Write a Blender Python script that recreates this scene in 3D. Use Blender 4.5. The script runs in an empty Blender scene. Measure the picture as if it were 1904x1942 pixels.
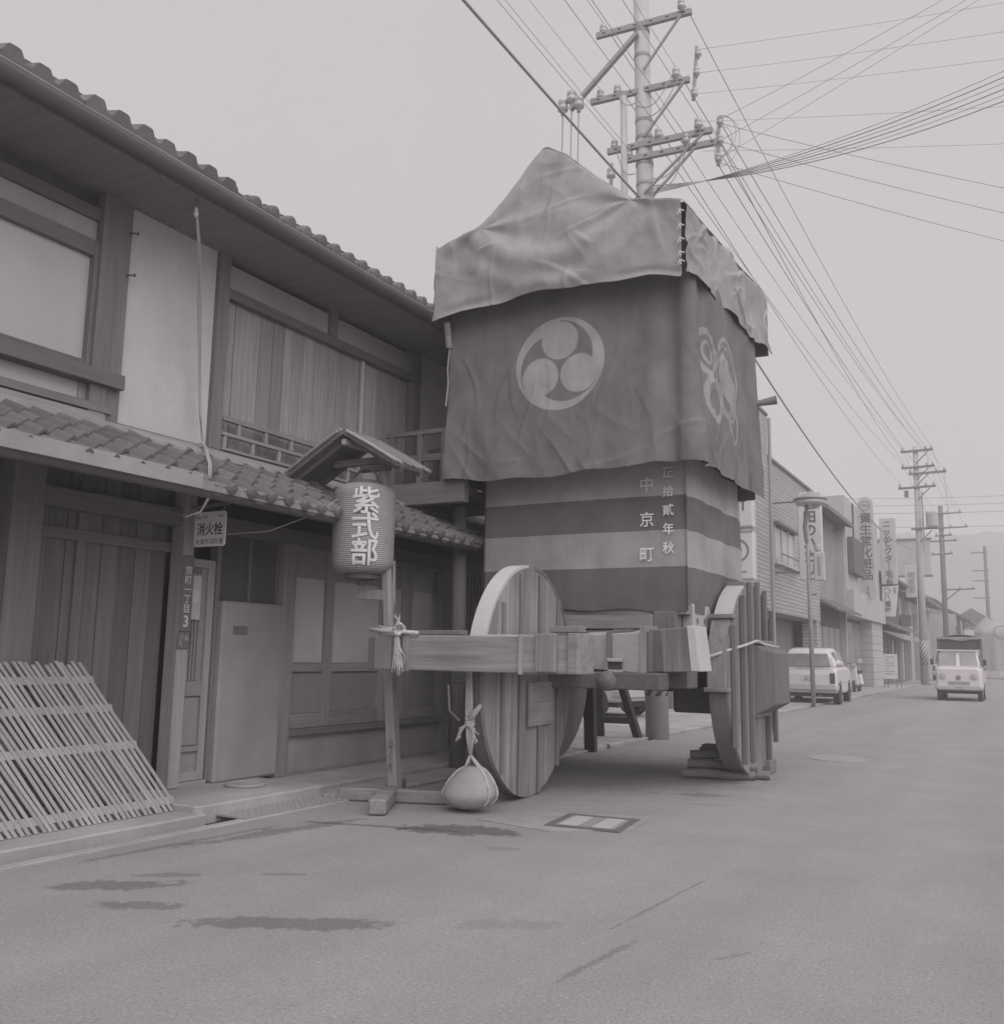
import bpy, bmesh, math, random
from mathutils import Vector, Matrix, noise
R = math.radians
random.seed(7)
scene = bpy.context.scene
C = scene.collection

# ---------------------------------------------------------------- camera
cam_data = bpy.data.cameras.new('camera')
cam = bpy.data.objects.new('camera', cam_data)
C.objects.link(cam)
yaw, pitch, roll = R(28.814), R(8.534), R(1.0)
dv = Vector((-math.sin(yaw)*math.cos(pitch), math.cos(yaw)*math.cos(pitch), math.sin(pitch)))
rv = Vector((math.cos(yaw), math.sin(yaw), 0)); uv = rv.cross(dv)
r2 = rv*math.cos(roll) + uv*math.sin(roll); u2 = -rv*math.sin(roll) + uv*math.cos(roll)
cam.matrix_world = Matrix(((r2.x, u2.x, -dv.x, 0), (r2.y, u2.y, -dv.y, 0), (r2.z, u2.z, -dv.z, 1.18), (0, 0, 0, 1)))
cam_data.sensor_fit = 'HORIZONTAL'; cam_data.sensor_width = 36
cam_data.lens = 36*1803/1904
cam_data.clip_start = 0.05; cam_data.clip_end = 3000
scene.camera = cam

# ---------------------------------------------------------------- sky, sun, exposure
SUN_EL, SUN_AZ = 48.0, 128.0          # azimuth measured from +Y towards +X
world = bpy.data.worlds.new('World'); scene.world = world; world.use_nodes = True
wn = world.node_tree.nodes; wl = world.node_tree.links; wn.clear()
sky = wn.new('ShaderNodeTexSky'); sky.sky_type = 'NISHITA'; sky.sun_disc = False
sky.sun_elevation = R(SUN_EL); sky.sun_rotation = R(SUN_AZ)
sky.dust_density = 6.0; sky.air_density = 1.5
bw = wn.new('ShaderNodeRGBToBW'); wl.new(sky.outputs[0], bw.inputs[0])
over = wn.new('ShaderNodeMix'); over.data_type = 'RGBA'            # cloud layer over the clear sky
over.inputs[0].default_value = 0.93
wl.new(bw.outputs[0], over.inputs[6]); over.inputs[7].default_value = (5.85, 5.60, 5.72, 1)
bg = wn.new('ShaderNodeBackground'); bg.inputs[1].default_value = 0.05
tcw = wn.new('ShaderNodeTexCoord'); nsw = wn.new('ShaderNodeTexNoise'); nsw.inputs['Scale'].default_value = 2.2; nsw.inputs['Detail'].default_value = 5
wl.new(tcw.outputs['Generated'], nsw.inputs['Vector'])
mrw = wn.new('ShaderNodeMapRange'); mrw.inputs[1].default_value = .3; mrw.inputs[2].default_value = .7; mrw.inputs[3].default_value = .965; mrw.inputs[4].default_value = 1.03
wl.new(nsw.outputs['Fac'], mrw.inputs[0])
scw = wn.new('ShaderNodeVectorMath'); scw.operation = 'SCALE'; wl.new(over.outputs[2], scw.inputs[0]); wl.new(mrw.outputs[0], scw.inputs['Scale'])
wl.new(scw.outputs[0], bg.inputs[0])
wo = wn.new('ShaderNodeOutputWorld'); wl.new(bg.outputs[0], wo.inputs[0])

sd = bpy.data.lights.new('sun', 'SUN'); sd.energy = 1.6; sd.angle = R(85); sd.color = (1.0, 0.965, 0.97)
sun = bpy.data.objects.new('sun', sd); C.objects.link(sun)
el, az = R(SUN_EL), R(SUN_AZ)
sdir = Vector((math.sin(az)*math.cos(el), math.cos(az)*math.cos(el), math.sin(el)))
sun.rotation_euler = sdir.to_track_quat('Z', 'Y').to_euler()
vs = scene.view_settings
vs.view_transform = 'Standard'; vs.look = 'None'; vs.gamma = 1.0; vs.exposure = 1.0; vs.use_curve_mapping = False
scene.cycles.volume_bounces = 1
scene.cycles.max_bounces = 8

# ---------------------------------------------------------------- materials
def gr(v, t=1.0):
    return (min(1, v), min(1, v*(1-0.045*t)), min(1, v*(1-0.02*t)), 1)
class NT:
    def __init__(s, name):
        s.m = bpy.data.materials.new(name); s.m.use_nodes = True
        s.t = s.m.node_tree; s.n = s.t.nodes; s.l = s.t.links
        s.b = s.n['Principled BSDF']
    def new(s, k, **kw):
        n = s.n.new(k)
        for a, v in kw.items(): setattr(n, a, v)
        return n
    def link(s, a, b): s.l.new(a, b)
    def noise(s, vec, scale, detail=4, rough=0.55):
        n = s.new('ShaderNodeTexNoise'); n.inputs['Scale'].default_value = scale
        n.inputs['Detail'].default_value = detail; n.inputs['Roughness'].default_value = rough
        s.link(vec, n.inputs['Vector']); return n.outputs['Fac']
    def mapping(s, vec, scale=(1, 1, 1), loc=(0, 0, 0), rot=(0, 0, 0), vt='POINT'):
        n = s.new('ShaderNodeMapping', vector_type=vt)
        n.inputs['Scale'].default_value = scale; n.inputs['Location'].default_value = loc; n.inputs['Rotation'].default_value = rot
        s.link(vec, n.inputs['Vector']); return n.outputs[0]
    def math(s, op, a, b=None, clamp=False):
        n = s.new('ShaderNodeMath', operation=op, use_clamp=clamp)
        for i, v in enumerate((a, b)):
            if v is None: continue
            if isinstance(v, (int, float)): n.inputs[i].default_value = v
            else: s.link(v, n.inputs[i])
        return n.outputs[0]
    def rng(s, v, a, b, c, d):
        n = s.new('ShaderNodeMapRange'); n.interpolation_type = 'LINEAR'
        for i, k in enumerate((a, b, c, d)): n.inputs[i+1].default_value = k
        s.link(v, n.inputs[0]); return n.outputs[0]
    def mix(s, f, a, b):
        n = s.new('ShaderNodeMix', data_type='RGBA')
        if isinstance(f, (int, float)): n.inputs[0].default_value = f
        else: s.link(f, n.inputs[0])
        for i, v in ((6, a), (7, b)):
            if isinstance(v, tuple): n.inputs[i].default_value = v
            else: s.link(v, n.inputs[i])
        return n.outputs[2]
    def bump(s, h, strength, dist=0.02):
        n = s.new('ShaderNodeBump'); n.inputs['Strength'].default_value = strength; n.inputs['Distance'].default_value = dist
        s.link(h, n.inputs['Height']); s.link(n.outputs[0], s.b.inputs['Normal'])

def surf(name, v, var=0.25, scale=6.0, rough=0.85, grain=None, bump=0.15, big=0.0, spec=0.3, rnd=0.0, fine=60.0, streak=0.0):
    """grey procedural surface: broad and fine noise; grain = axis index stretched along the wood; rnd = change per piece"""
    t = NT(name)
    co = t.new('ShaderNodeTexCoord').outputs['Object']
    oi = t.new('ShaderNodeObjectInfo').outputs['Random']
    add = t.new('ShaderNodeVectorMath', operation='ADD'); t.link(co, add.inputs[0])
    cx = t.new('ShaderNodeCombineXYZ'); m7 = t.math('MULTIPLY', oi, 37.0)
    for i in range(3): t.link(m7, cx.inputs[i])
    t.link(cx.outputs[0], add.inputs[1]); vec = add.outputs[0]
    if grain is not None:
        sc = [9.0, 9.0, 9.0]; sc[grain] = 0.45
        vec2 = t.mapping(vec, tuple(sc))
        n1 = t.noise(vec2, scale*0.55, 6, 0.6); n2 = t.noise(vec2, fine*0.12, 3)
    else:
        n1 = t.noise(vec, scale, 6, 0.6); n2 = t.noise(vec, fine, 3)
    n = t.math('ADD', t.math('MULTIPLY', n1, 0.65), t.math('MULTIPLY', n2, 0.35))
    f = t.rng(n, 0.3, 0.7, 1-var, 1+var)
    if big > 0:
        f = t.math('MULTIPLY', f, t.rng(t.noise(co, 1.1, 3), 0.3, 0.7, 1-big, 1+big))
    if streak > 0:
        sk = t.noise(t.mapping(co, (2.4, 2.4, .55)), 1.0, 6, .7); f = t.math('MULTIPLY', f, t.rng(sk, .35, .7, 1+streak*.4, 1-streak))
    if rnd > 0:
        f = t.math('MULTIPLY', f, t.rng(oi, 0, 1, 1-rnd, 1+rnd))
    cl = t.new('ShaderNodeVectorMath', operation='SCALE'); cl.inputs[0].default_value = gr(v)[:3]; t.link(f, cl.inputs['Scale'])
    t.link(cl.outputs[0], t.b.inputs['Base Color'])
    t.b.inputs['Roughness'].default_value = rough; t.b.inputs['Specular IOR Level'].default_value = spec
    if bump > 0: t.bump(n, bump, 0.01)
    return t.m

M = {}
M['concrete'] = surf('concrete', .36, .2, 3, bump=.25, big=.18)
M['concrete_dark'] = surf('dark concrete', 0.22, .25, 3, bump=.3, big=.2)  # darker tone than the plain concrete
M['pole_conc'] = surf('pole concrete', .42, .1, 5, bump=.1)
M['plaster'] = surf('aged plaster', 0.52, .08, 2.2, bump=.06, big=.10, streak=.11)
M['plaster_dim'] = surf('grey plaster strip', 0.36, .08, 3, bump=.06, big=.08, streak=.11)
M['stucco'] = surf('grey stucco', 0.31, .12, 3, bump=.2, big=.14, fine=160, streak=.11)
M['frost'] = surf('frosted glass', 0.5, .06, 2, rough=.35, bump=.03, big=.12, spec=.5)
M['frost_dark'] = surf('ribbed dark glass', 0.27, .12, 14, rough=.4, bump=.15, spec=.5)
M['shoji'] = surf('papered window', 0.46, .05, 2, bump=.03, big=.06)
M['dark_wood_z'] = surf('dark post wood', 0.16, .22, 5, grain=2, bump=.2, rnd=.15)
M['dark_wood_y'] = surf('dark rail wood', 0.16, .22, 5, grain=1, bump=.2, rnd=.15)
M['dark_wood_x'] = surf('dark tie wood', 0.16, .22, 5, grain=0, bump=.2, rnd=.15)
M['mid_wood_z'] = surf('brown post wood', 0.28, .22, 5, grain=2, bump=.2, rnd=.12)
M['mid_wood_y'] = surf('brown rail wood', 0.28, .22, 5, grain=1, bump=.2, rnd=.12)
M['soffit'] = surf('dark soffit boards', 0.22, .2, 4, grain=0, bump=.1, rnd=.12)  # one dark tone for all the eave boards
M['board'] = surf('weathered shutter board', 0.3, .27, 5, grain=2, bump=.3, rnd=.22)
M['board_dk'] = surf('dark board', 0.14, .25, 5, grain=2, bump=.25, rnd=.2)
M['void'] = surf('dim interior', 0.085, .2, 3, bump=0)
M['tile'] = surf('grey clay tile', 0.145, .22, 7, rough=.6, bump=.12, rnd=.16, spec=.4)
M['tile_lt'] = surf('pale sheet gutter', 0.3, .15, 5, rough=.6, bump=.08, big=.12)
M['beam_x'] = surf('float beam wood', 0.235, .34, 4, grain=0, bump=.25, rnd=.14, big=.24)
M['beam_y'] = surf('float beam wood lengthwise', 0.235, .34, 4, grain=1, bump=.25, rnd=.14, big=.24)
M['beam_z'] = surf('casing board wood', 0.235, .34, 4, grain=2, bump=.25, rnd=.16, big=.24)
M['batten'] = surf('dark batten wood', 0.16, .2, 4, grain=2, bump=.25, rnd=.12)
M['new_x'] = surf('pale planed wood', 0.4, .09, 4, grain=0, bump=.12, rnd=.05)
M['new_z'] = surf('pale bent band wood', 0.47, .09, 4, bump=.12)
M['under'] = surf('shaded under timber', 0.13, .25, 4, grain=1, bump=.2, rnd=.15)  # darker copy of the beam wood, shade beneath the float put into it
M['bamboo'] = surf('pale bamboo', 0.335, .15, 5, grain=2, rough=.55, bump=.1, rnd=.14)
M['rope'] = surf('straw rope', 0.45, .25, 40, bump=.6, fine=150)
M['stone'] = surf('grey hanging stone', 0.33, .12, 9, bump=.15, big=.08, fine=200)
M['log'] = surf('bark log', 0.19, .3, 8, grain=0, bump=.5, rnd=.15)
M['log_end'] = surf('log end', 0.33, .2, 10, bump=.3)
M['paint_white'] = surf('white car paint', .62, .03, 2, rough=.28, bump=0, spec=.5)
M['paint_dull'] = surf('dull white paint', .50, .05, 2, rough=.5, bump=0)
M['chrome'] = surf('bumper metal', .45, .08, 3, rough=.3, bump=0, spec=.8)
M['rubber'] = surf('tyre rubber', 0.07, .15, 20, bump=.1)
M['glass_car'] = surf('car glass', 0.26, .1, 2, rough=.12, bump=0, big=.3, spec=.7)
M['black'] = surf('black paint', 0.065, .15, 5, bump=.03)
M['lamp_red'] = surf('tail lamp', .10, .1, 30, rough=.2, bump=.1)
M['sign_white'] = surf('white enamel', .58, .04, 3, rough=.45, bump=0, big=.05)
M['sign_grey'] = surf('pale sign panel', .47, .04, 3, rough=.45, bump=0, big=.05)
M['sign_dark'] = surf('dark enamel plate', 0.15, .06, 3, rough=.4, bump=0)
M['ink'] = surf('sign ink', 0.11, .06, 10, bump=0)
M['ink_mid'] = surf('faded sign ink', .22, .08, 10, bump=0)
M['ink_white'] = surf('white lettering', .55, .04, 10, bump=0)
M['letter_cloth'] = surf('dyed cloth letters', 0.8, .08, 12, bump=.05)
M['steel'] = surf('galvanised steel', .30, .12, 8, rough=.5, bump=.05, spec=.5)
M['steel_dk'] = surf('dark steel', 0.15, .15, 8, rough=.5, bump=.05, spec=.5)
M['porcelain'] = surf('porcelain insulator', .42, .05, 8, rough=.25, bump=0, spec=.6)
M['wire'] = surf('cable sheath', 0.36, .05, 8, bump=0)
M['wire_thin'] = surf('thin wire', 0.38, .05, 8, bump=0)
M['pole_wood'] = surf('tarred wooden pole', 0.16, .2, 5, grain=2, bump=.2)
M['canvas'] = surf('truck canvas', 0.28, .12, 5, bump=.2, big=.15)
M['far_cloth'] = surf('far draped cloth', .36, .08, 4, bump=.1)
M['far_wall'] = surf('far pale wall', .45, .06, 2, bump=.05, big=.06, streak=.11)
M['far_grey'] = surf('far grey wall', 0.3, .1, 2, bump=.05, big=.12, streak=.11)
M['far_dark'] = surf('far dark front', 0.13, .2, 3, bump=.1, rnd=.2)
M['shutter'] = surf('grey roller shutter', 0.24, .08, 3, bump=.1)
M['gutter'] = surf('dark gutter sheet', .11, .12, 5, bump=.05)
M['casing_batten'] = surf('casing batten', 0.19, .2, 4, grain=2, bump=.25, rnd=.1)
M['enamel'] = surf('white enamel lifted for shade', .88, .04, 3, rough=.4, bump=0, big=.04)  # brighter copy of the white enamel, makes up for the eave shade
M['patch'] = surf('road patch concrete', .30, .25, 5, bump=.3, big=.1)
M['hill'] = surf('hill woodland', 0.12, .35, .05, bump=0, fine=.6)

def m_asphalt():
    t = NT('worn asphalt')
    co = t.new('ShaderNodeTexCoord').outputs['Object']
    n1 = t.noise(co, 75, 3, .75); n2 = t.noise(co, 1.3, 5, .6); n3 = t.noise(co, 320, 2)
    vor = t.new('ShaderNodeTexVoronoi'); vor.inputs['Scale'].default_value = 70; t.link(co, vor.inputs['Vector'])
    v = t.math('MULTIPLY', t.rng(n1, .3, .7, .80, 1.20), t.rng(n2, .3, .7, .93, 1.07))
    v = t.math('MULTIPLY', v, t.rng(n3, .3, .75, .9, 1.12))
    v = t.math('MULTIPLY', v, t.rng(vor.outputs['Distance'], 0, .8, 1.08, .94))
    vc = t.new('ShaderNodeTexVoronoi'); vc.inputs['Scale'].default_value = 38; t.link(co, vc.inputs['Vector'])
    sv = t.new('ShaderNodeSeparateColor'); t.link(vc.outputs['Color'], sv.inputs[0])
    grit = t.math('LESS_THAN', vc.outputs['Distance'], .22)
    v = t.math('MULTIPLY', v, t.math('ADD', 1.0, t.math('MULTIPLY', grit, t.rng(sv.outputs[0], 0, 1, -.28, .30))))
    tr = t.noise(t.mapping(co, (1.1, .06, 1)), 1.0, 4, .6); v = t.math('MULTIPLY', v, t.rng(tr, .3, .7, .90, 1.08))
    spn = t.noise(t.mapping(co, (2.6, 4.2, 1), (3, 1, 0)), 1.0, 6, .7); v = t.math('MULTIPLY', v, t.rng(spn, .66, .72, 1.0, .80))
    # oil and water stains, and last the float's shade painted in: ellipses with ragged edges (centre, radii, turn, strength)
    rag = t.noise(co, 3.2, 5, .62); rag2 = t.noise(t.mapping(co, (1, 1, 1), (5, 9, 0)), 16, 4, .6)
    edge = t.math('ADD', t.math('MULTIPLY', t.math('SUBTRACT', rag, .5), 2.4), t.math('MULTIPLY', t.math('SUBTRACT', rag2, .5), 1.6))
    st = [(-3.46, 5.74, .36, .17, 16, .5), (-3.95, 5.55, .55, .04, 14, .6), (-2.88, 3.42, .40, .10, 29, .64), (-4.12, 3.44, .34, .10, 40, .62), (-3.66, 3.27, .19, .07, 30, .68),
          (-4.4, 5.02, .6, .08, 78, .66), (-4.62, 4.4, .7, .04, 85, .72), (-4.05, 3.75, .2, .05, 35, .72), (-2.9, 5.35, .14, .05, 20, .78), (-2.55, 8.35, .3, .09, 20, .72), (-2.1, 3.9, .22, .1, 30, .86), (-3.55, 4.1, .12, .03, 30, .74),
          (-1.63, 4.62, .62, .012, 86, .72), (-1.55, 3.6, .3, .02, 84, .74), (-1.1, 4.0, .1, .02, 60, .78), (-3.1, 7.55, .55, .012, 30, .66), (-2.3, 7.85, .3, .014, 20, .7),
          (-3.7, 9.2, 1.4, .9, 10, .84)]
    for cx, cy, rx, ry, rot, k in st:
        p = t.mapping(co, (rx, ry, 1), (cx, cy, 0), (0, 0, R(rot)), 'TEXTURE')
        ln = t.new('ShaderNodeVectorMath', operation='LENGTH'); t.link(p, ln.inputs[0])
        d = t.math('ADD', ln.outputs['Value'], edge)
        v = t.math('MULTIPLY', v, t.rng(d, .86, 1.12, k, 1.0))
    cl = t.new('ShaderNodeVectorMath', operation='SCALE'); cl.inputs[0].default_value = gr(.285)[:3]; t.link(v, cl.inputs['Scale'])
    t.link(cl.outputs[0], t.b.inputs['Base Color'])
    t.b.inputs['Roughness'].default_value = .88; t.b.inputs['Specular IOR Level'].default_value = .25
    t.bump(t.math('ADD', n1, t.math('MULTIPLY', n3, .6)), .35, .006)
    return t.m
M['asphalt'] = m_asphalt()

def m_cloth(name, v, crest=None, stripes=None, fine=300, var=.17):
    """woven cloth; crest = dyed crest read from the mesh attribute; stripes = dyed bands by height"""
    t = NT(name)
    co = t.new('ShaderNodeTexCoord').outputs['Object']
    n1 = t.noise(co, 2.2, 5, .6); n2 = t.noise(co, fine, 2)
    f = t.math('MULTIPLY', t.rng(n1, .3, .7, 1-var, 1+var), t.rng(n2, .3, .7, .90, 1.10))
    f = t.math('MULTIPLY', f, t.rng(t.noise(t.mapping(co, (9, 9, 1.6)), 1.0, 5, .65), .3, .7, .93, 1.07))
    col = gr(v)
    if stripes:
        sp = t.new('ShaderNodeSeparateXYZ'); t.link(co, sp.inputs[0])
        zz = t.math('ADD', sp.outputs[2], t.math('MULTIPLY', t.math('SUBTRACT', n1, .5), .012))
        rp = t.new('ShaderNodeValToRGB'); rp.color_ramp.interpolation = 'CONSTANT'
        els = rp.color_ramp.elements
        for i, (z, c) in enumerate(stripes):
            e = els[i] if i < 2 else els.new(z/4.0)
            e.position = z/4.0; e.color = gr(c)
        t.link(t.math('DIVIDE', zz, 4.0), rp.inputs[0]); col = rp.outputs[0]
    if crest is not None:
        a = t.new('ShaderNodeAttribute', attribute_name='crest')
        e = t.rng(a.outputs['Fac'], .38, .62, 0, 1)
        col = t.mix(e, col, gr(crest))
    cl = t.new('ShaderNodeVectorMath', operation='SCALE'); t.link(f, cl.inputs['Scale'])
    if isinstance(col, tuple): cl.inputs[0].default_value = col[:3]
    else: t.link(col, cl.inputs[0])
    t.link(cl.outputs[0], t.b.inputs['Base Color'])
    t.b.inputs['Roughness'].default_value = .95; t.b.inputs['Specular IOR Level'].default_value = .1
    t.bump(t.math('ADD', n2, t.math('MULTIPLY', t.noise(co, 30, 4), 1.5)), .3, .004)
    return t.m
M['tarp'] = m_cloth('pale canvas tarp', .33)
M['curtain'] = m_cloth('dark crest curtain', .175, crest=.345)
M['stripes'] = m_cloth('striped body cloth', .15, stripes=[(0, .145), (2.015, .34), (2.345, .165), (2.675, .40)])

def m_bricks():
    t = NT('pale brick facing')
    co = t.new('ShaderNodeTexCoord').outputs['Object']
    sp = t.new('ShaderNodeSeparateXYZ'); t.link(co, sp.inputs[0])
    cb = t.new('ShaderNodeCombineXYZ'); t.link(t.math('ADD', sp.outputs[1], sp.outputs[0]), cb.inputs[0]); t.link(sp.outputs[2], cb.inputs[1])
    b = t.new('ShaderNodeTexBrick'); t.link(cb.outputs[0], b.inputs['Vector'])
    b.inputs['Color1'].default_value = gr(.36); b.inputs['Color2'].default_value = gr(.42); b.inputs['Mortar'].default_value = gr(.20)
    b.inputs['Scale'].default_value = 1.0; b.inputs['Mortar Size'].default_value = .014
    b.inputs['Brick Width'].default_value = .9; b.inputs['Row Height'].default_value = .115
    t.link(b.outputs['Color'], t.b.inputs['Base Color']); t.b.inputs['Roughness'].default_value = .8
    t.bump(t.math('SUBTRACT', 1.0, b.outputs['Fac']), .5, .01)
    return t.m
M['bricks'] = m_bricks()

def m_hazard():
    t = NT('diagonal hazard stripes')
    co = t.new('ShaderNodeTexCoord').outputs['Object']
    sp = t.new('ShaderNodeSeparateXYZ'); t.link(co, sp.inputs[0])
    an = t.math('ARCTAN2', sp.outputs[1], sp.outputs[0])
    v = t.math('FRACT', t.math('MULTIPLY', t.math('SUBTRACT', t.math('MULTIPLY', an, .26), sp.outputs[2]), 4.2))
    c = t.mix(t.math('GREATER_THAN', v, .5), gr(.5), gr(.10))
    t.link(c, t.b.inputs['Base Color']); t.b.inputs['Roughness'].default_value = .6
    return t.m
M['hazard'] = m_hazard()

# ---------------------------------------------------------------- mesh helpers (all coordinates in metres, world space)
class MB:
    def __init__(s): s.v = []; s.f = []
    def add(s, vs, fs):
        o = len(s.v); s.v += [tuple(p) for p in vs]; s.f += [tuple(i+o for i in f) for f in fs]; return s
    def box(s, x0, x1, y0, y1, z0, z1):
        return s.hexa([(x0, y0, z0), (x1, y0, z0), (x1, y1, z0), (x0, y1, z0), (x0, y0, z1), (x1, y0, z1), (x1, y1, z1), (x0, y1, z1)])
    def hexa(s, p):
        return s.add(p, [(0, 3, 2, 1), (4, 5, 6, 7), (0, 1, 5, 4), (1, 2, 6, 5), (2, 3, 7, 6), (3, 0, 4, 7)])
    def bar(s, a, b, w, h=None, up=(0, 0, 1)):
        a = Vector(a); b = Vector(b); h = h or w; d = (b-a).normalized(); up = Vector(up)
        if abs(d.dot(up)) > .95: up = Vector((0, 1, 0))
        e = d.cross(up).normalized(); u = e.cross(d)
        p = []
        for c in (a, b):
            for i, j in ((-1, -1), (1, -1), (1, 1), (-1, 1)): p.append(c + e*(i*w/2) + u*(j*h/2))
        return s.add(p, [(3, 2, 1, 0), (4, 5, 6, 7), (0, 1, 5, 4), (1, 2, 6, 5), (2, 3, 7, 6), (3, 0, 4, 7)])
    def tube(s, path, r, n=8, cap=True):
        path = [Vector(p) for p in path]; m = len(path); rs = r if isinstance(r, (list, tuple)) else [r]*m
        vs = []; fs = []; prev = None
        for i, p in enumerate(path):
            d = (path[min(i+1, m-1)] - path[max(i-1, 0)]).normalized()
            ref = Vector((0, 0, 1)) if abs(d.z) < .9 else Vector((0, 1, 0))
            e = d.cross(ref).normalized(); u = e.cross(d)
            for k in range(n):
                a = 2*math.pi*k/n; vs.append(p + (e*math.cos(a) + u*math.sin(a))*rs[i])
        for i in range(m-1):
            for k in range(n):
                fs.append((i*n+k, i*n+(k+1) % n, (i+1)*n+(k+1) % n, (i+1)*n+k))
        if cap: fs += [tuple(range(n-1, -1, -1)), tuple(range((m-1)*n, m*n))]
        return s.add(vs, fs)
    def lathe(s, c, prof, n=24, axis='z', cap=True):
        vs = []; fs = []; c = Vector(c); m = len(prof)
        for r, h in prof:
            for k in range(n):
                a = 2*math.pi*k/n; q = (r*math.cos(a), r*math.sin(a), h)
                if axis == 'x': q = (q[2], q[0], q[1])
                if axis == 'y': q = (q[0], q[2], q[1])
                vs.append(c + Vector(q))
        for i in range(m-1):
            for k in range(n):
                fs.append((i*n+k, i*n+(k+1) % n, (i+1)*n+(k+1) % n, (i+1)*n+k))
        if cap: fs += [tuple(range(n-1, -1, -1)), tuple(range((m-1)*n, m*n))]
        return s.add(vs, fs)
    def prism(s, poly, off):
        off = Vector(off); n = len(poly); a = [Vector(p) for p in poly]
        fs = [tuple(range(n-1, -1, -1)), tuple(range(n, 2*n))] + [(i, (i+1) % n, n+(i+1) % n, n+i) for i in range(n)]
        return s.add(a + [p+off for p in a], fs)
    def grid(s, fn, nu, nv):
        vs = [fn(i/nu, j/nv) for j in range(nv+1) for i in range(nu+1)]
        fs = [(j*(nu+1)+i, j*(nu+1)+i+1, (j+1)*(nu+1)+i+1, (j+1)*(nu+1)+i) for j in range(nv) for i in range(nu)]
        return s.add(vs, fs)
    def build(s, name, mat, parent=None, bevel=0, smooth=False, solid=0, **kw):
        off = root_loc(parent)
        me = bpy.data.meshes.new(name)
        me.from_pydata([(x-off.x, y-off.y, z-off.z) for x, y, z in s.v], [], s.f)
        bm = bmesh.new(); bm.from_mesh(me)
        bmesh.ops.recalc_face_normals(bm, faces=bm.faces[:])
        if bevel: bmesh.ops.bevel(bm, geom=bm.edges[:], offset=bevel, segments=1, affect='EDGES', profile=.5)
        bm.to_mesh(me); bm.free()
        if smooth:
            me.polygons.foreach_set('use_smooth', [True]*len(me.polygons))
        o = bpy.data.objects.new(name, me); C.objects.link(o)
        me.materials.append(M[mat] if isinstance(mat, str) else mat)
        if parent: o.parent = parent
        if solid:
            md = o.modifiers.new('thickness', 'SOLIDIFY'); md.thickness = solid; md.offset = 0
        tag(o, **kw)
        return o
LOC = {}
def root_loc(p):
    if p is None: return Vector((0, 0, 0))
    return LOC.get(p.name, Vector((0, 0, 0)))
def tag(o, label=None, cat=None, group=None, kind=None):
    if label: o['label'] = label
    if cat: o['category'] = cat
    if group: o['group'] = group
    if kind: o['kind'] = kind
def thing(name, loc, label, cat, group=None):
    o = bpy.data.objects.new(name, None); C.objects.link(o); o.location = loc; o.empty_display_size = .2
    LOC[o.name] = Vector(loc); tag(o, label, cat, group); return o
_build = MB.build
def build_reg(s, name, mat, parent=None, **kw):
    o = _build(s, name, mat, parent, **kw)
    if parent is not None: LOC[o.name] = root_loc(parent)
    return o
MB.build = build_reg
def bx(name, mat, parent, x0, x1, y0, y1, z0, z1, bevel=0, **kw):
    return MB().box(x0, x1, y0, y1, z0, z1).build(name, mat, parent, bevel=bevel, **kw)
def copy_tree(o, parent=None):
    c = o.copy(); C.objects.link(c)
    if parent: c.parent = parent
    for ch in o.children: copy_tree(ch, c)
    return c
def fn(x, y, z=0): return noise.noise((x, y, z))

DG = None
def text_mesh(s, size, bold=0.0, line=1.0, extr=0.0, aspect=1.0):
    cu = bpy.data.curves.new('t', 'FONT'); cu.body = s; cu.size = size; cu.align_x = 'CENTER'; cu.align_y = 'CENTER'
    cu.offset = bold; cu.space_line = line; cu.extrude = extr; cu.resolution_u = 3
    o = bpy.data.objects.new('t', cu); C.objects.link(o)
    bpy.context.view_layer.update()
    me = bpy.data.meshes.new_from_object(o.evaluated_get(bpy.context.evaluated_depsgraph_get()))
    bpy.data.objects.remove(o); bpy.data.curves.remove(cu)
    # centre on its bounds
    if len(me.vertices):
        xs = [v.co.x for v in me.vertices]; ys = [v.co.y for v in me.vertices]
        mx, my = (min(xs)+max(xs))/2, (min(ys)+max(ys))/2
        for v in me.vertices: v.co.x = (v.co.x-mx)*aspect; v.co.y -= my
    return me
FRONT = Matrix.Rotation(R(90), 4, 'X')                                # read from -Y
SIDE = Matrix.Rotation(R(90), 4, 'Z') @ Matrix.Rotation(R(90), 4, 'X')  # read from +X
def text(name, s, size, pos, mat, parent, rot=FRONT, bold=0.0, line=1.0, aspect=1.0):
    me = text_mesh(s, size, bold, line, 0.0, aspect)
    off = root_loc(parent)
    me.transform(Matrix.Translation(Vector(pos)-off) @ rot); me.name = name
    me.materials.clear(); me.materials.append(M[mat])
    o = bpy.data.objects.new(name, me); C.objects.link(o); o.parent = parent
    return o
def vert(s): return '\n'.join(s)
# ================================================================ THE SETTING
W = -5.95                                    # house front plane
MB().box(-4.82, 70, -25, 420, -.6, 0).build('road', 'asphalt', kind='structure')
MB().box(-700, 700, -60, 900, -1.2, -.62).build('terrain', 'concrete_dark', kind='structure')
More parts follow.
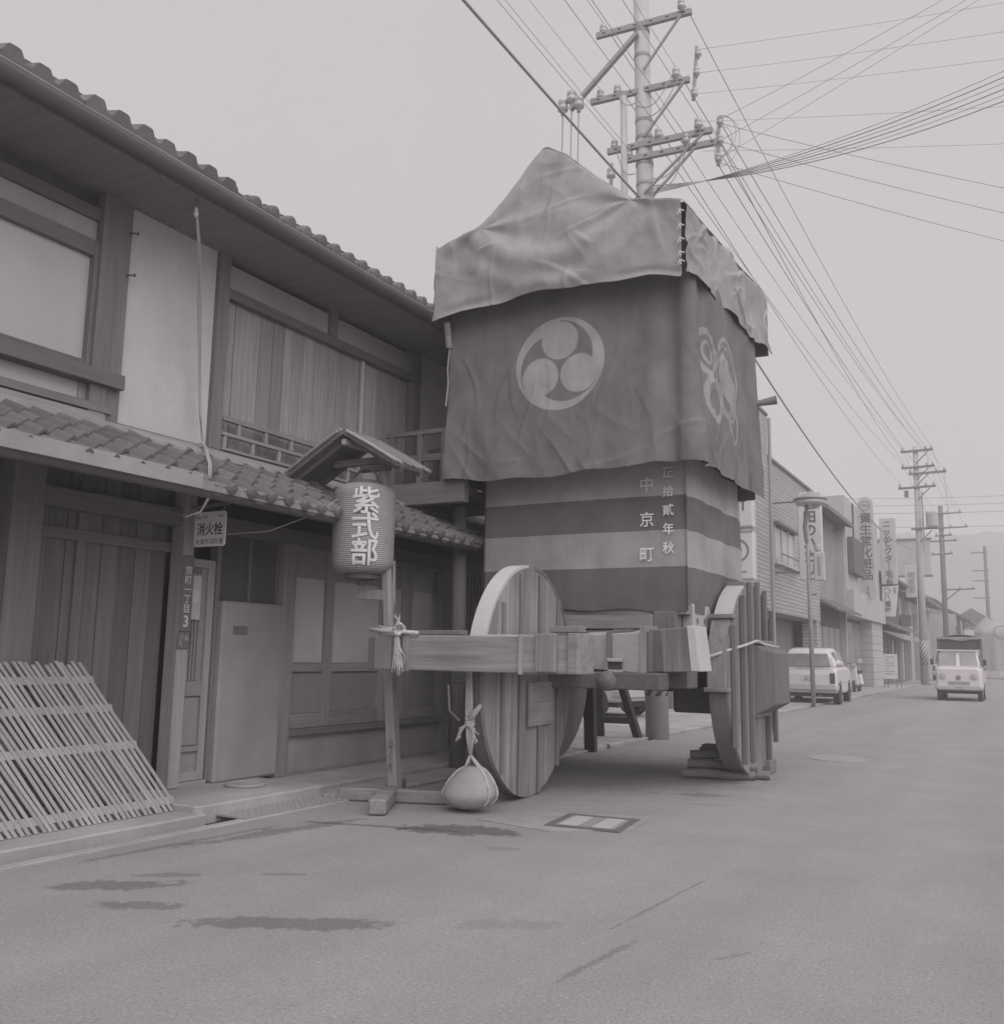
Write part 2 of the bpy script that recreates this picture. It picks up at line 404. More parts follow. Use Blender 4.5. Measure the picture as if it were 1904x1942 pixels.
# open drain and its kerbs along the house fronts
MB().box(-5.09, -4.82, -25, 12, -.6, -.24).build('drain_floor', 'concrete_dark', kind='structure')
MB().box(-5.62, -5.09, -25, 5.06, -.6, .045).build('kerb', 'concrete', kind='structure', bevel=.012)
MB().box(-9, -5.62, -25, 6.75, -.6, .02).build('forecourt', 'concrete_dark', kind='structure')
MB().box(-4.905, -4.823, -25, 6.35, -.6, .012).build('kerb_lip', 'concrete', kind='structure', bevel=.004)
MB().box(-6.2, -5.29, 6.43, 12, -.6, .06).build('pavement', 'concrete', kind='structure', bevel=.01)
MB().box(-5.288, -4.95, 6.36, 12, -.6, .025).build('path', 'concrete', kind='structure', bevel=.01)
pv = MB().box(-60, -4.905, 12.002, 420, -.6, .03)
pv.build('pavement', 'concrete', kind='structure', bevel=.01)
# entrance slab of poured concrete, its front lip sagging a little
out = [(-6.03, 5.0), (-5.6, 4.99), (-5.3, 5.01), (-5.16, 5.0), (-5.125, 5.04)]
for i in range(12):
    y = 5.12+i*.11; out.append((-5.12+.012*fn(y*5, 1), y))
out += [(-5.14, 6.41), (-5.4, 6.42), (-6.03, 6.42)]
MB().prism([(x, y, -.04) for x, y in out], (0, 0, .135)).build('entrance_slab', 'concrete', kind='structure', bevel=.01)
MB().box(-6.2, -5.16, 5.061, 6.429, -.6, .03).build('slab_footing', 'concrete_dark', kind='structure')
mh = MB().lathe((-5.62, 5.98, .1), [(.165, 0), (.165, .012), (.15, .016), (.15, .012), (.05, .013), (.01, .013)], 32)
mh.build('drain_cover', 'concrete', label='round concrete drain cover set in the entrance slab', cat='drain cover')
pl = MB().box(-5.2, -4.83, 5.17, 6.33, .012, .024)
p = pl.build('steel_plate', 'steel', label='chequered steel plate bridging the drain by the slab', cat='plate')
ms = MB()
for i in range(38):
    for j in range(12):
        x = -5.185+.03*j; y = 5.19+.03*i
        ms.bar((x, y, .0245), (x+.016, y+.016*(1 if (i+j) % 2 else -1), .0245), .006, .004)
ms.build('tread_pattern', 'steel', p, kind='stuff')
# broken kerb stones along the drain further on
for i, (y0, y1, x0, x1, z) in enumerate([(6.42, 7.3, -4.94, -4.84, .035), (7.34, 8.5, -4.95, -4.85, .03), (8.54, 9.9, -4.95, -4.84, .034), (9.94, 11.2, -4.96, -4.85, .028)]):
    bx('kerb_stone', 'concrete', None, x0, x1, y0, y1, -.3, z, bevel=.015, label='rough kerb stone edging the drain beside the lantern stand', cat='kerb stone', group='kerb stones along the drain')

# square valve cover set in patched concrete
vc = thing('valve_cover', (-2.8, 6.5, 0), 'square metal valve cover with two pale bands in patched concrete', 'drain cover')
MB().prism([(-3.55, 6.15, .001), (-2.9, 6.02, .001), (-2.45, 6.4, .001), (-2.5, 6.95, .001), (-2.75, 6.9, .001), (-3.2, 6.75, .001)], (0, 0, .004)).build('patch', 'patch', vc)
def q(a, b):                                   # frame corners run along the street grid, slightly turned
    c, s = math.cos(R(6)), math.sin(R(6)); return (-2.78 + a*c - b*s, 6.48 + a*s + b*c)
fr = MB()
for a0, a1, b0, b1 in ((-.27, .27, -.27, -.22), (-.27, .27, .22, .27), (-.27, -.22, -.22, .22), (.22, .27, -.22, .22)):
    P = [q(a0, b0), q(a1, b0), q(a1, b1), q(a0, b1)]
    fr.hexa([(x, y, .003) for x, y in P] + [(x, y, .014) for x, y in P])
fr.build('frame', 'steel_dk', vc)
P = [q(-.22, -.22), q(.22, -.22), q(.22, .22), q(-.22, .22)]
MB().hexa([(x, y, .002) for x, y in P] + [(x, y, .009) for x, y in P]).build('lid', 'steel', vc)
for a0, a1 in ((-.19, -.06), (.05, .18)):
    P = [q(a0, -.2), q(a1, -.2), q(a1, .2), q(a0, .2)]
    MB().hexa([(x, y, .0095) for x, y in P] + [(x, y, .0135) for x, y in P]).build('band', 'sign_grey', vc)
mh = MB().lathe((-2.08, 12.35, 0), [(.36, 0), (.36, .006), (.32, .008), (.31, .005), (.1, .006), (.01, .006)], 40)
mh.build('manhole_cover', 'steel', label='round iron manhole cover in the open road', cat='manhole cover')

# ================================================================ THE TOWNHOUSE
H = thing('townhouse', (W, 6, 0), 'old two storey wooden townhouse with tiled pent roof and plaster panels', 'house')
def yb(name, mat, y0, y1, z0, z1, d=.0, t=.1, bevel=.004, parent=H):   # a piece on the house front; d = how far it stands proud
    return bx(name, mat, parent, W-t+d, W+d, y0, y1, z0, z1, bevel=bevel)
# carcass behind the front
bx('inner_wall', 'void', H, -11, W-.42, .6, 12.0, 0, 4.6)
for y in (.6, 11.9): bx('side_wall', 'plaster', H, -11, W-.12, y, y+.1, 0, 4.75)
# --- ground floor
yb('post', 'batten', 3.93, 4.17, .02, 2.45, .05, .2)
yb('board_wall', 'board_dk', 1.0, 3.93, .0, 2.5, -.1, .06)
for i in range(8):
    y = 4.18 + i*.155
    yb('board', 'board_dk', y, y+.151, .02, 2.5, -.12 - .006*(i % 2), .03)
yb('rail', 'dark_wood_y', 4.17, 5.42, 1.95, 2.03, -.08, .05)
yb('post', 'dark_wood_z', 4.56, 4.64, .02, 2.4, -.09, .06)
yb('post', 'mid_wood_z', 5.43, 5.545, .1, 2.45, .05, .14)
# glazed door: stiles, rails, bars and lower panel
d = yb('door', 'frost_dark', 5.55, 5.86, .13, 1.92, -.05, .02)
for a, b, c, e in ((5.55, 5.585, .13, 1.92), (5.79, 5.86, .13, 1.92)): yb('stile', 'mid_wood_z', a, b, c, e, -.02, .05, parent=d)
for c, e in ((.13, .2), (.36, .4), (.8, .92), (1.85, 1.92)): yb('rail', 'mid_wood_y', 5.586, 5.789, c, e, -.022, .045, parent=d)
yb('panel', 'mid_wood_z', 5.6, 5.775, .41, .79, -.035, .02, parent=d)
for y in (5.615, 5.65, 5.685, 5.72): yb('bar', 'mid_wood_z', y, y+.014, .925, 1.845, -.03, .02, parent=d)
yb('door_frame', 'dark_wood_z', 5.862, 5.9, .12, 2.2, .0, .1)
bx('threshold', 'mid_wood_y', H, W-.15, W+.02, 5.55, 5.86, .09, .128, bevel=.004)
# paper notice with round emblem hanging on the door
nt = thing('paper_notice', (W+.0, 5.63, 1.5), 'small pale paper notice with round emblem hung on the glazed door', 'notice')
bx('sheet', 'sign_grey', nt, W-.008, W-.004, 5.545, 5.70, 1.42, 1.78)
MB().tube([(W+.0, 5.535, 1.785), (W+.0, 5.71, 1.785)], .009, 8).build('roller', 'mid_wood_y', nt)
MB().lathe((W-.004, 5.622, 1.61), [(.055, 0), (.055, .003), (.01, .003)], 24, axis='x').build('emblem', 'sign_white', nt)
# stucco partition with a letter slot
sp_ = MB().box(W-.1, W+.06, 5.9, 6.655, .09, 1.59).build('stucco_partition', 'stucco', H, bevel=.02)
bx('letter_slot', 'steel_dk', sp_, W+.058, W+.067, 6.02, 6.19, 1.31, 1.385, bevel=.002)
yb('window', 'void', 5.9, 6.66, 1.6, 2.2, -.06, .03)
for y in (5.905, 6.27, 6.63): yb('mullion', 'dark_wood_z', y, y+.03, 1.6, 2.2, -.03, .03)
yb('lintel', 'dark_wood_y', 4.17, 12.0, 2.16, 2.3, .02, .12)
yb('post', 'mid_wood_z', 6.66, 6.83, .06, 2.16, .03, .16)
# sliding windows
bays = [(6.85, 7.33), (7.45, 8.235), (8.42, 8.645), (8.82, 9.36)]
for i, (a, b) in enumerate(bays):
    w = yb('window', 'frost', a-.02, b+.02, 1.07, 1.87, -.05, .015)
    yb('upper_pane', 'frost_dark', a-.02, b+.02, 1.871, 2.15, -.05, .015, parent=w)
    yb('lower_pane', 'frost_dark', a-.02, b+.02, .6, .985, -.05, .015, parent=w)
    yb('rail', 'mid_wood_y', a, b, .986, 1.068, -.02, .045, parent=w)
    yb('bottom_rail', 'mid_wood_y', a, b, .47, .6, -.018, .05, parent=w)
    yb('top_rail', 'mid_wood_y', a, b, 2.1, 2.158, -.018, .05, parent=w)
for a, b in ((7.33, 7.45), (8.235, 8.325), (8.33, 8.42), (8.645, 8.82)):
    yb('stile', 'mid_wood_z', a, b, .47, 2.158, -.012, .05)
yb('paper_patch', 'shoji', 6.86, 7.2, 1.075, 1.24, -.044, .004, bevel=0)
for y in (8.27, 8.36): yb('pull', 'black', y, y+.012, 1.1, 1.2, -.008, .006, bevel=0)
yb('sill', 'dark_wood_y', 6.83, 9.38, .41, .468, .05, .14)
yb('stucco_base', 'stucco', 6.83, 9.38, .05, .41, .0, .1)
yb('base_board', 'concrete_dark', 6.83, 9.42, .05, .085, .035, .03)
yb('post', 'mid_wood_z', 9.38, 9.58, .05, 2.16, .03, .15)
yb('board_wall', 'board_dk', 9.58, 12.0, .05, 2.16, -.1, .03)
for i in range(17): yb('lattice_bar', 'mid_wood_z', 9.64+i*.075, 9.665+i*.075, .5, 2.16, .0, .04)
yb('lattice_sill', 'mid_wood_y', 9.58, 10.95, .42, .5, .03, .1)
yb('post', 'mid_wood_z', 10.95, 11.08, .05, 2.16, .03, .15)
# --- pent roof: soffit, rafters, sheet gutter, tiles
px0, pz0, px1, pz1 = -4.97, 2.30, W, 2.76
pr = MB().hexa([(px0, .6, pz0), (px1, .6, pz1), (px1, 12.1, pz1), (px0, 12.1, pz0), (px0, .6, pz0+.03), (px1, .6, pz1+.03), (px1, 12.1, pz1+.03), (px0, 12.1, pz0+.03)]).build('pent_roof', 'soffit', H)
for i in range(24):
    y = .9+i*.48; MB().bar((px0-.08, y, pz0+.005), (px1, y, pz1-.03), .05, .06).build('rafter', 'soffit', pr)
bx('eave_board', 'soffit', pr, px0-.01, px0+.02, .6, 12.1, pz0-.02, pz0+.05)
bx('gutter_board', 'tile_lt', pr, px0+.022, px0+.03, .6, 4.68, pz0-.02, pz0+.085)
gt = MB()
n = 8; prof = [(.055*math.cos(math.pi+math.pi*k/n), .055*math.sin(math.pi+math.pi*k/n)) for k in range(n+1)]
gt.grid(lambda u, w: (px0-.06+prof[round(u*n)][0], .6+11.5*w, pz0-.005+prof[round(u*n)][1]), n, 1)
gt.build('gutter', 'gutter', pr, solid=.004, smooth=True)
MB().tube([(px0-.115, .6, pz0-.004), (px0-.115, 12.1, pz0-.004)], .005, 6).build('gutter_rim', 'tile_lt', pr)
def tile_mesh(w=.2, l=.26, h=.042, cap=0, th=.024, skirt=0):
    m = MB(); pts = []
    for k in range(11):
        t = k/10
        if skirt and h > .06: z = h*(.5-.5*math.cos(math.pi*min(1, t/.22))) if t < .55 else h*(.5+.5*math.cos(math.pi*min(1, (t-.55)/.3)))
        elif t < .62: z = -.016*math.sin(math.pi*t/.62)
        else: z = h*math.sin(math.pi*(t-.62)/.38)
        pts.append((t*w, z))
    # local: x up the slope, y along the eave, z normal
    vs = []
    for x, zo in ((0, 0), (l, -.006)):
        for y, z in pts: vs.append((x, y, z+zo+th))
        for y, z in pts: vs.append((x, y, z+zo))
    n = len(pts); fs = []
    for k in range(n-1):
        fs += [(k, k+1, 2*n+k+1, 2*n+k), (n+k, 3*n+k, 3*n+k+1, n+k+1), (k, n+k, n+k+1, k+1)]
    fs += [(0, 2*n, 3*n, n), (n-1, 2*n-1, 4*n-1, 3*n-1)]
    m.add(vs, fs)
    if cap:
        m.lathe((-.03, w*.81, .012), [(.01, -.012), (cap*.8, -.006), (cap, .004), (cap, .06)], 14, axis='x')
        m.add([(-.012, y, z-.045) for y, z in pts[:7]] + [(-.012, y, z+th) for y, z in pts[:7]], [(i, i+1, 8+i, 7+i) for i in range(6)])
    if skirt:
        m.add([(-.006, y, -skirt) for y, z in pts] + [(-.006, y, z+th) for y, z in pts], [(i, i+1, n+1+i, n+i) for i in range(n-1)])
        m.add([(.03, y, -skirt) for y, z in pts] + [(-.006, y, -skirt) for y, z in pts], [(i, i+1, n+1+i, n+i) for i in range(n-1)])
    me = bpy.data.meshes.new('roof_tile'); me.from_pydata(m.v, [], m.f)
    bm = bmesh.new(); bm.from_mesh(me); bmesh.ops.recalc_face_normals(bm, faces=bm.faces[:]); bm.to_mesh(me); bm.free()
    me.polygons.foreach_set('use_smooth', [False]*len(me.polygons)); me.materials.append(M['tile']); return me
TM, TC = tile_mesh(), tile_mesh(cap=.046)
TC2 = tile_mesh(cap=.062, skirt=.05)
TB = tile_mesh(h=.065, skirt=.06)
def tiles(parent, x0, z0, x1, z1, y0, y1, rows, ex, split, lift=.035, big=None, near=(2.8, 10.4)):
    """the tiles in view are parts of their own; the rest of the roof is one mesh"""
    d = Vector((x1-x0, 0, z1-z0)).normalized(); nrm = Vector((d.z, 0, -d.x))
    if nrm.z < 0: nrm = -nrm
    yv = Vector((0, 1, 0)); rest = MB()
    for r in range(rows):
        n = int((y1-y0)/.2)
        for i in range(n):
            y = y0+i*.2
            me = ((TC2 if big else TC) if (r == 0 and y > split) else (big or TM))
            p = Vector((x0, y, z0)) + d*(ex*r-.03) + nrm*(lift+.012*(r > 0)) - root_loc(parent)
            p += Vector((random.uniform(-.008, .008), random.uniform(-.004, .004), random.uniform(-.003, .006)))
            m = Matrix(((d.x, yv.x, nrm.x, p.x), (d.y, yv.y, nrm.y, p.y), (d.z, yv.z, nrm.z, p.z), (0, 0, 0, 1)))
            m = m @ Matrix.Rotation(random.uniform(-.012, .012), 4, 'Z') @ Matrix.Rotation(.075, 4, 'Y')
            if near[0] <= y <= near[1] and r < 5:
                o = bpy.data.objects.new('roof_tile', me); C.objects.link(o); o.parent = parent; o.matrix_local = m
            else:
                off = root_loc(parent); rest.add([tuple(m @ v.co + off) for v in me.vertices], [tuple(q_.vertices) for q_ in me.polygons])
    rest.build('roof_tiles', 'tile', parent, kind='stuff')
tiles(pr, px0-.03, pz0, px1, pz1, .6, 12.0, 5, .185, 4.7)
MB().hexa([(-5.82, .6, pz1-.0), (W, .6, pz1+.03), (W, 12.1, pz1+.03), (-5.82, 12.1, pz1), (-5.82, .6, pz1+.06), (W, .6, pz1+.1), (W, 12.1, pz1+.1), (-5.82, 12.1, pz1+.06)]).build('flashing_board', 'tile_lt', pr, bevel=.004)
MB().hexa([(-5.62, 4.75, pz1-.07), (-5.825, 4.75, pz1+.02), (-5.825, 12.1, pz1+.02), (-5.62, 12.1, pz1-.07), (-5.62, 4.75, pz1-.035), (-5.825, 4.75, pz1+.055), (-5.825, 12.1, pz1+.055), (-5.62, 12.1, pz1-.035)]).build('flashing_board', 'tile_lt', pr, bevel=.004)
# --- upper floor
yb('backing_wall', 'board_dk', .6, 12, 2.6, 4.6, -.11, .02)
yb('base_beam', 'dark_wood_y', .6, 12, 2.74, 2.86, .03, .14)
yb('cover_strip', 'mid_wood_y', .6, 4.6, 2.80, 2.885, .055, .022)
uw = yb('window', 'shoji', 2.2, 4.44, 3.26, 4.08, -.05, .015)
for c, e, dd in ((4.08, 4.2, .0), (3.215, 3.27, .0)): yb('rail', 'dark_wood_y', 2.2, 4.45, c, e, dd, .06, parent=uw)
yb('stile', 'dark_wood_z', 4.43, 4.475, 3.22, 4.2, .01, .06, parent=uw)
yb('window_sill', 'dark_wood_y', 2.0, 4.72, 3.1, 3.212, .09, .18)
yb('sill_panel', 'shoji', 2.2, 4.4, 2.97, 3.1, -.02, .03)
yb('panel_end', 'mid_wood_z', 4.4, 4.62, 2.96, 3.1, -.01, .03)
yb('lower_rail', 'dark_wood_y', 2.0, 4.66, 2.9, 2.962, .047, .1)
yb('plaster_strip', 'plaster_dim', 2.2, 4.46, 4.2, 4.36, -.03, .03)
yb('rail', 'dark_wood_y', .6, 4.5, 4.36, 4.46, .0, .08)
yb('post', 'dark_wood_z', 4.46, 4.60, 2.86, 4.6, .04, .1)
yb('post', 'dark_wood_z', 4.605, 4.735, 2.86, 4.6, .02, .1)
for z in (4.02, 4.36):
    MB().tube([(W+.03, 4.70, z), (W+.07, 4.72, z), (W+.07, 4.75, z), (W+.05, 4.76, z+.03)], .006, 6).build('hook', 'black', H)
yb('plaster_panel', 'plaster', 4.736, 5.65, 2.862, 4.6, -.01, .06)
yb('post', 'dark_wood_z', 5.651, 5.78, 2.86, 4.6, .03, .12)
widths = []; y = 5.785
k = 0
while y < 8.62:
    wd = random.choice((.12, .15, .17, .2)); e = min(y+wd, 8.645)
    yb('shutter_board', 'board', y, e-.004, 2.87, 4.225, -.06 - random.choice((0, .004, .008)), .02, bevel=.002); y = e; k += 1
yb('shutter_stile', 'new_z', 7.76, 7.80, 3.1, 4.22, -.02, .035)
yb('lintel', 'dark_wood_y', 5.78, 8.65, 4.225, 4.315, .01, .12)
yb('plaster_strip', 'plaster_dim', 5.78, 7.17, 4.315, 4.54, -.02, .04)
yb('short_post', 'dark_wood_z', 7.17, 7.28, 4.315, 4.6, .02, .1)
yb('plaster_strip', 'plaster_dim', 7.28, 8.65, 4.315, 4.54, -.02, .04)
yb('post', 'dark_wood_z', 8.651, 8.79, 2.86, 4.6, .03, .12)
yb('plaster_panel', 'plaster', 8.791, 12.0, 2.862, 4.6, -.01, .06)
# lattice rail below the shutters
for z0, z1 in ((3.12, 3.165), (2.99, 3.02), (2.862, 2.885)): yb('balustrade_rail', 'mid_wood_y', 5.78, 7.72, z0, z1, .05, .05)
for i in range(6):
    yb('balustrade_post', 'mid_wood_z', 5.96+i*.34, 5.995+i*.34, 3.021, 3.119, .045, .035)
    yb('balustrade_post', 'mid_wood_z', 5.80+i*.34, 5.835+i*.34, 2.886, 2.989, .045, .035)
# --- main roof
ex0, ez0, ex1, ez1 = -5.30, 4.625, -9.6, 6.2
rf = MB().hexa([(ex0, .3, ez0), (ex1, .3, ez1), (ex1, 12.3, ez1), (ex0, 12.3, ez0), (ex0, .3, ez0+.05), (ex1, .3, ez1+.05), (ex1, 12.3, ez1+.05), (ex0, 12.3, ez0+.05)]).build('main_roof', 'soffit', H)
MB().hexa([(-9.6, .3, 6.2), (-13.5, .3, 4.6), (-13.5, 12.3, 4.6), (-9.6, 12.3, 6.2), (-9.6, .3, 6.25), (-13.5, .3, 4.65), (-13.5, 12.3, 4.65), (-9.6, 12.3, 6.25)]).build('rear_slope', 'tile', rf)
MB().hexa([(ex0+.01, .3, ez0-.05), (W-.3, .3, 4.60), (W-.3, 12.3, 4.60), (ex0+.01, 12.3, ez0-.05), (ex0+.01, .3, ez0-.01), (W-.3, .3, 4.64), (W-.3, 12.3, 4.64), (ex0+.01, 12.3, ez0-.01)]).build('soffit', 'soffit', rf)
bx('eave_board', 'soffit', rf, ex0-.005, ex0+.02, .3, 12.3, ez0-.07, ez0+.04)
gt = MB()
prof2 = [(.075*math.cos(math.pi+math.pi*k/n), .085*math.sin(math.pi+math.pi*k/n)) for k in range(n+1)]
gt.grid(lambda u, w: (ex0+.075+prof2[round(u*n)][0], .3+12*w, ez0+.02+prof2[round(u*n)][1]), n, 1)
gt.build('gutter', 'gutter', rf, solid=.004, smooth=True)
MB().tube([(ex0+.15, .3, ez0+.022), (ex0+.15, 12.3, ez0+.022)], .006, 6).build('gutter_rim', 'tile_lt', rf)
tiles(rf, ex0+.06, ez0+.0, ex1, ez1, .5, 12.3, 2, .2, 5.0, lift=.07, big=TB, near=(2.7, 8.8))

# cable drop from the eave insulator down the plaster panel to the pent roof
cd = thing('cable_drop', (W+.1, 5.4, 2.5), 'pale twin service cable hanging from eave insulator down the plaster panel', 'cable')
def pp(u, v): return None
for dx in (0, .018):
    MB().tube([(-5.35, 4.82+dx*.3, 4.5), (-5.5, 5.0+dx, 4.33), (-5.72, 5.25+dx*1.4, 3.9), (W+.1, 5.42+dx, 3.46), (W+.1, 5.46+dx*.4, 3.1), (W+.1, 5.50+dx, 2.86), (-5.6, 5.3+dx, 2.76), (-5.08, 4.86+dx, 2.5), (-5.02, 4.82+dx, 2.26), (-5.05, 4.78, 2.14), (-5.15, 4.74, 2.10), (-5.3, 4.75, 2.16)], .007, 6).build('strand', 'wire_thin', cd, smooth=True)
MB().lathe((-5.35, 4.825, 4.42), [(.008, 0), (.02, .015), (.02, .04), (.012, .05), (.018, .065), (.008, .085)], 14).build('insulator', 'porcelain', cd, smooth=True)
MB().lathe((W+.1, 5.5, 2.80), [(.008, 0), (.018, .015), (.018, .05), (.008, .07)], 14).build('insulator', 'porcelain', cd, smooth=True)
MB().tube([(-5.35, 4.825, 4.52), (-5.35, 4.825, 4.6)], .01, 6).build('hook', 'steel_dk', cd)
MB().tube([(-5.62, 5.6, 2.1), (-5.3, 5.75, 2.13), (-5.0, 6.0, 2.3), (-4.9, 6.1, 2.42)], .004, 5).build('strand', 'wire_thin', cd)

# street number plate and its small club plate on the post
ap = thing('address_plate', (W+.05, 5.47, 1.2), 'tall dark street number plate with white characters fixed on house post', 'sign')
bx('plate', 'sign_dark', ap, W+.055, W+.068, 5.425, 5.545, 1.32, 1.925, bevel=.003)
text('lettering', vert('京町一丁目'), .075, (W+.0705, 5.485, 1.655), 'ink_white', ap, SIDE, bold=.0012, line=1.02)
text('number', '3', .125, (W+.0705, 5.485, 1.40), 'ink_white', ap, SIDE, bold=.003)
ap2 = thing('club_plate', (W+.05, 5.47, 1.2), 'small dark plate with round emblem under the street number plate', 'sign')
bx('plate', 'sign_dark', ap2, W+.055, W+.068, 5.42, 5.54, 1.185, 1.312, bevel=.003)
MB().lathe((W+.0685, 5.505, 1.265), [(.026, 0), (.026, .001), (.02, .0012), (.001, .0012)], 20, axis='x').build('emblem', 'ink_mid', ap2)
text('letter', 'L', .03, (W+.0712, 5.505, 1.265), 'ink_white', ap2, SIDE, bold=.001)
text('lettering', vert('大津ライオンズ'), .016, (W+.0705, 5.46, 1.25), 'ink_white', ap2, SIDE, line=.95)
text('lettering', vert('クラブ寄贈'), .016, (W+.0705, 5.44, 1.25), 'ink_white', ap2, SIDE, line=.95)

# fire hydrant sign hanging from a bracket on the same post
hs = thing('hydrant_sign', (-5.75, 5.5, 1.9), 'white fire hydrant sign hung from a bracket on the house post', 'sign')
MB().bar((W+.05, 5.5, 2.315), (-5.5, 5.5, 2.335), .03, .025).build('bracket', 'steel_dk', hs)
sgn = MB().prism([(-5.86+a, 5.494, 1.995+b) for a, b in ((.015, 0), (.325, 0), (.34, .015), (.34, .265), (.325, .28), (.015, .28), (0, .265), (0, .015))], (0, .008, 0)).build('board', 'enamel', hs)
for x in (-5.84, -5.55):
    MB().tube([(x, 5.5, 2.32), (x+.012, 5.495, 2.30), (x-.008, 5.5, 2.285), (x, 5.497, 2.262)], .004, 6).build('hook', 'steel', hs)
text('lettering', '消火栓', .108, (-5.69, 5.4925, 2.135), 'ink', hs, bold=.002, aspect=.88)
text('lettering', '大津市消防署', .052, (-5.69, 5.4925, 2.035), 'ink', hs, aspect=.98)
text('lettering', 'No.14', .05, (-5.79, 5.4925, 2.235), 'ink', hs)
text('lettering', '㎜㎜', .036, (-5.575, 5.4925, 2.238), 'ink_mid', hs)

# bamboo screens leaning on the house front
def screen(y0, y1, n, hgt, xb, xt, shear, label, w=.030, rails=(.07, .45, .70, .89)):
    s = thing('bamboo_screen', (xb, (y0+y1)/2, .045), label, 'bamboo screen', 'bamboo screens leaning on the house front')
    up = Vector((xt-xb, shear, hgt)); L = up.length; up.normalize()
    along = Vector((0, 1, 0)); nr = Vector((hgt, 0, -(xt-xb))).normalized()
    me = None
    for i in range(n):
        y = y0 + (y1-y0)*i/(n-1) + random.uniform(-.006, .006)
        b = Vector((xb, y, .047)); l = L*random.uniform(.985, 1.015)
        m = MB(); K = 5; N = 8
        vs = []; nodes = sorted(random.uniform(.05, .95) for _ in range(4))
        for j in range(N+1):
            t = j/N; wob = .004*math.sin(t*7+i)
            for k in range(K):
                a = math.pi*k/(K-1); rr = w/2*(1+.05*math.sin(i*3.1))
                vs.append(b + up*(l*t) + along*(rr*math.cos(a)+wob) + nr*(rr*.55*math.sin(a)))
        fs = [(j*K+k, j*K+k+1, (j+1)*K+k+1, (j+1)*K+k) for j in range(N) for k in range(K-1)]
        fs += [(j*K+K-1, j*K, (j+1)*K, (j+1)*K+K-1) for j in range(N)] + [tuple(range(K)), tuple(range(N*K+K-1, N*K-1, -1))]
        m.add(vs, fs)
        for t in nodes:                      # joints of the cane
            vs2 = []
            for tt in (t-.004, t+.004):
                for k in range(K):
                    a = math.pi*k/(K-1); rr = w/2*1.1
                    vs2.append(b + up*(l*tt) + along*(rr*math.cos(a)+.004*math.sin(t*7+i)) + nr*(rr*.62*math.sin(a)))
            m.add(vs2, [(k, k+1, K+k+1, K+k) for k in range(K-1)] + [tuple(range(K)), tuple(range(2*K-1, K-1, -1))])
        m.build('slat', 'bamboo', s, smooth=False)
    for t in rails:
        a = Vector((xb, y0-.03, .047)) + up*(L*t) - nr*.012; b = Vector((xb, y1+.03, .047)) + up*(L*t) - nr*.012
        MB().bar(a, b, .02, .055, up=up).build('rail', 'bamboo', s)
    return s
screen(3.34, 5.04, 38, 1.02, -5.36, -5.86, -.52, 'wide bamboo slat screen leaning by the house post')
screen(2.1, 3.3, 27, .72, -5.30, -5.72, -.4, 'lower bamboo slat screen standing beside the wide one')
yb('notice_block', 'stucco', 3.95, 4.1, .5, .62, .08, .03)
# ================================================================ THE FESTIVAL FLOAT
F = thing('festival_float', (-3.75, 9.2, 0), 'tall wrapped festival float on big wheels with crest curtain and canvas cover', 'festival float')
def fbm(x, y, z=0, o=4):
    a, s, t = 1.0, 0.0, 0.0
    for i in range(o): s += a*noise.noise((x, y, z)); x *= 2.03; y *= 2.03; z *= 2.03; a *= .5
    return s
def ridge(x, y, z=0):
    return 1-abs(noise.noise((x, y, z)))*2

# ---- wheels: a thick disc in a casing of upright boards
def circ(r, d):
    return math.sqrt(max(0, r*r-d*d))
def wheel(xi, xo, cy, cz, r, bw, mats):
    """xi inner side, xo outer (+X) side"""
    w = MB().lathe((xi, cy, cz), [(r-.03, 0), (r-.01, .015), (r-.01, xo-xi-.045), (r-.03, xo-xi-.035)], 72, axis='x').build('wheel', 'batten', F, smooth=False)
    y = cy-r; i = 0
    while y < cy+r-.01:
        e = min(y+bw*(1+.12*math.sin(i*2.3)), cy+r)
        K = 7; top = []; bot = []
        for k in range(K):
            yy = y+.002+(e-y-.004)*k/(K-1); h = circ(r, yy-cy)
            top.append((xo-.035, yy, cz+h)); bot.append((xo-.035, yy, cz-h))
        poly = bot + top[::-1]
        MB().prism(poly, (.035+.003*(i % 2)-.003, 0, 0)).build('board', mats, w)
        y = e; i += 1
    return w
fw = wheel(-3.885, -3.735, 7.36, .965, .96, .25, 'beam_z')
bx('hub_block', 'batten', fw, -4.2, -3.886, 7.05, 7.7, .7, 1.25, bevel=.02)
def arc_band(parent, name, mat, x0, x1, cy, cz, r0, r1, a0, a1, n=18):
    m = MB(); vs = []
    for k in range(n+1):
        a = R(a0+(a1-a0)*k/n); c, s = -math.cos(a), math.sin(a)      # 0 = straight ahead (-Y), 90 = top
        vs += [(x0, cy+c*r0, cz+s*r0), (x1, cy+c*r0, cz+s*r0), (x1, cy+c*r1, cz+s*r1), (x0, cy+c*r1, cz+s*r1)]
    fs = []
    for k in range(n):
        for j in range(4): fs.append((4*k+j, 4*k+(j+1) % 4, 4*k+4+(j+1) % 4, 4*k+4+j))
    fs += [(3, 2, 1, 0), (4*n, 4*n+1, 4*n+2, 4*n+3)]
    return m.add(vs, fs).build(name, mat, parent, smooth=False)
arc_band(fw, 'rim_band', 'new_z', -3.88, -3.742, 7.36, .965, .952, .985, 8, 86)
arc_band(fw, 'rim_band', 'batten', -3.89, -3.732, 7.36, .965, .952, .982, 92, 170)
bx('rim_block', 'beam_x', fw, -3.89, -3.738, 7.30, 7.46, 1.92, 1.965, bevel=.006)
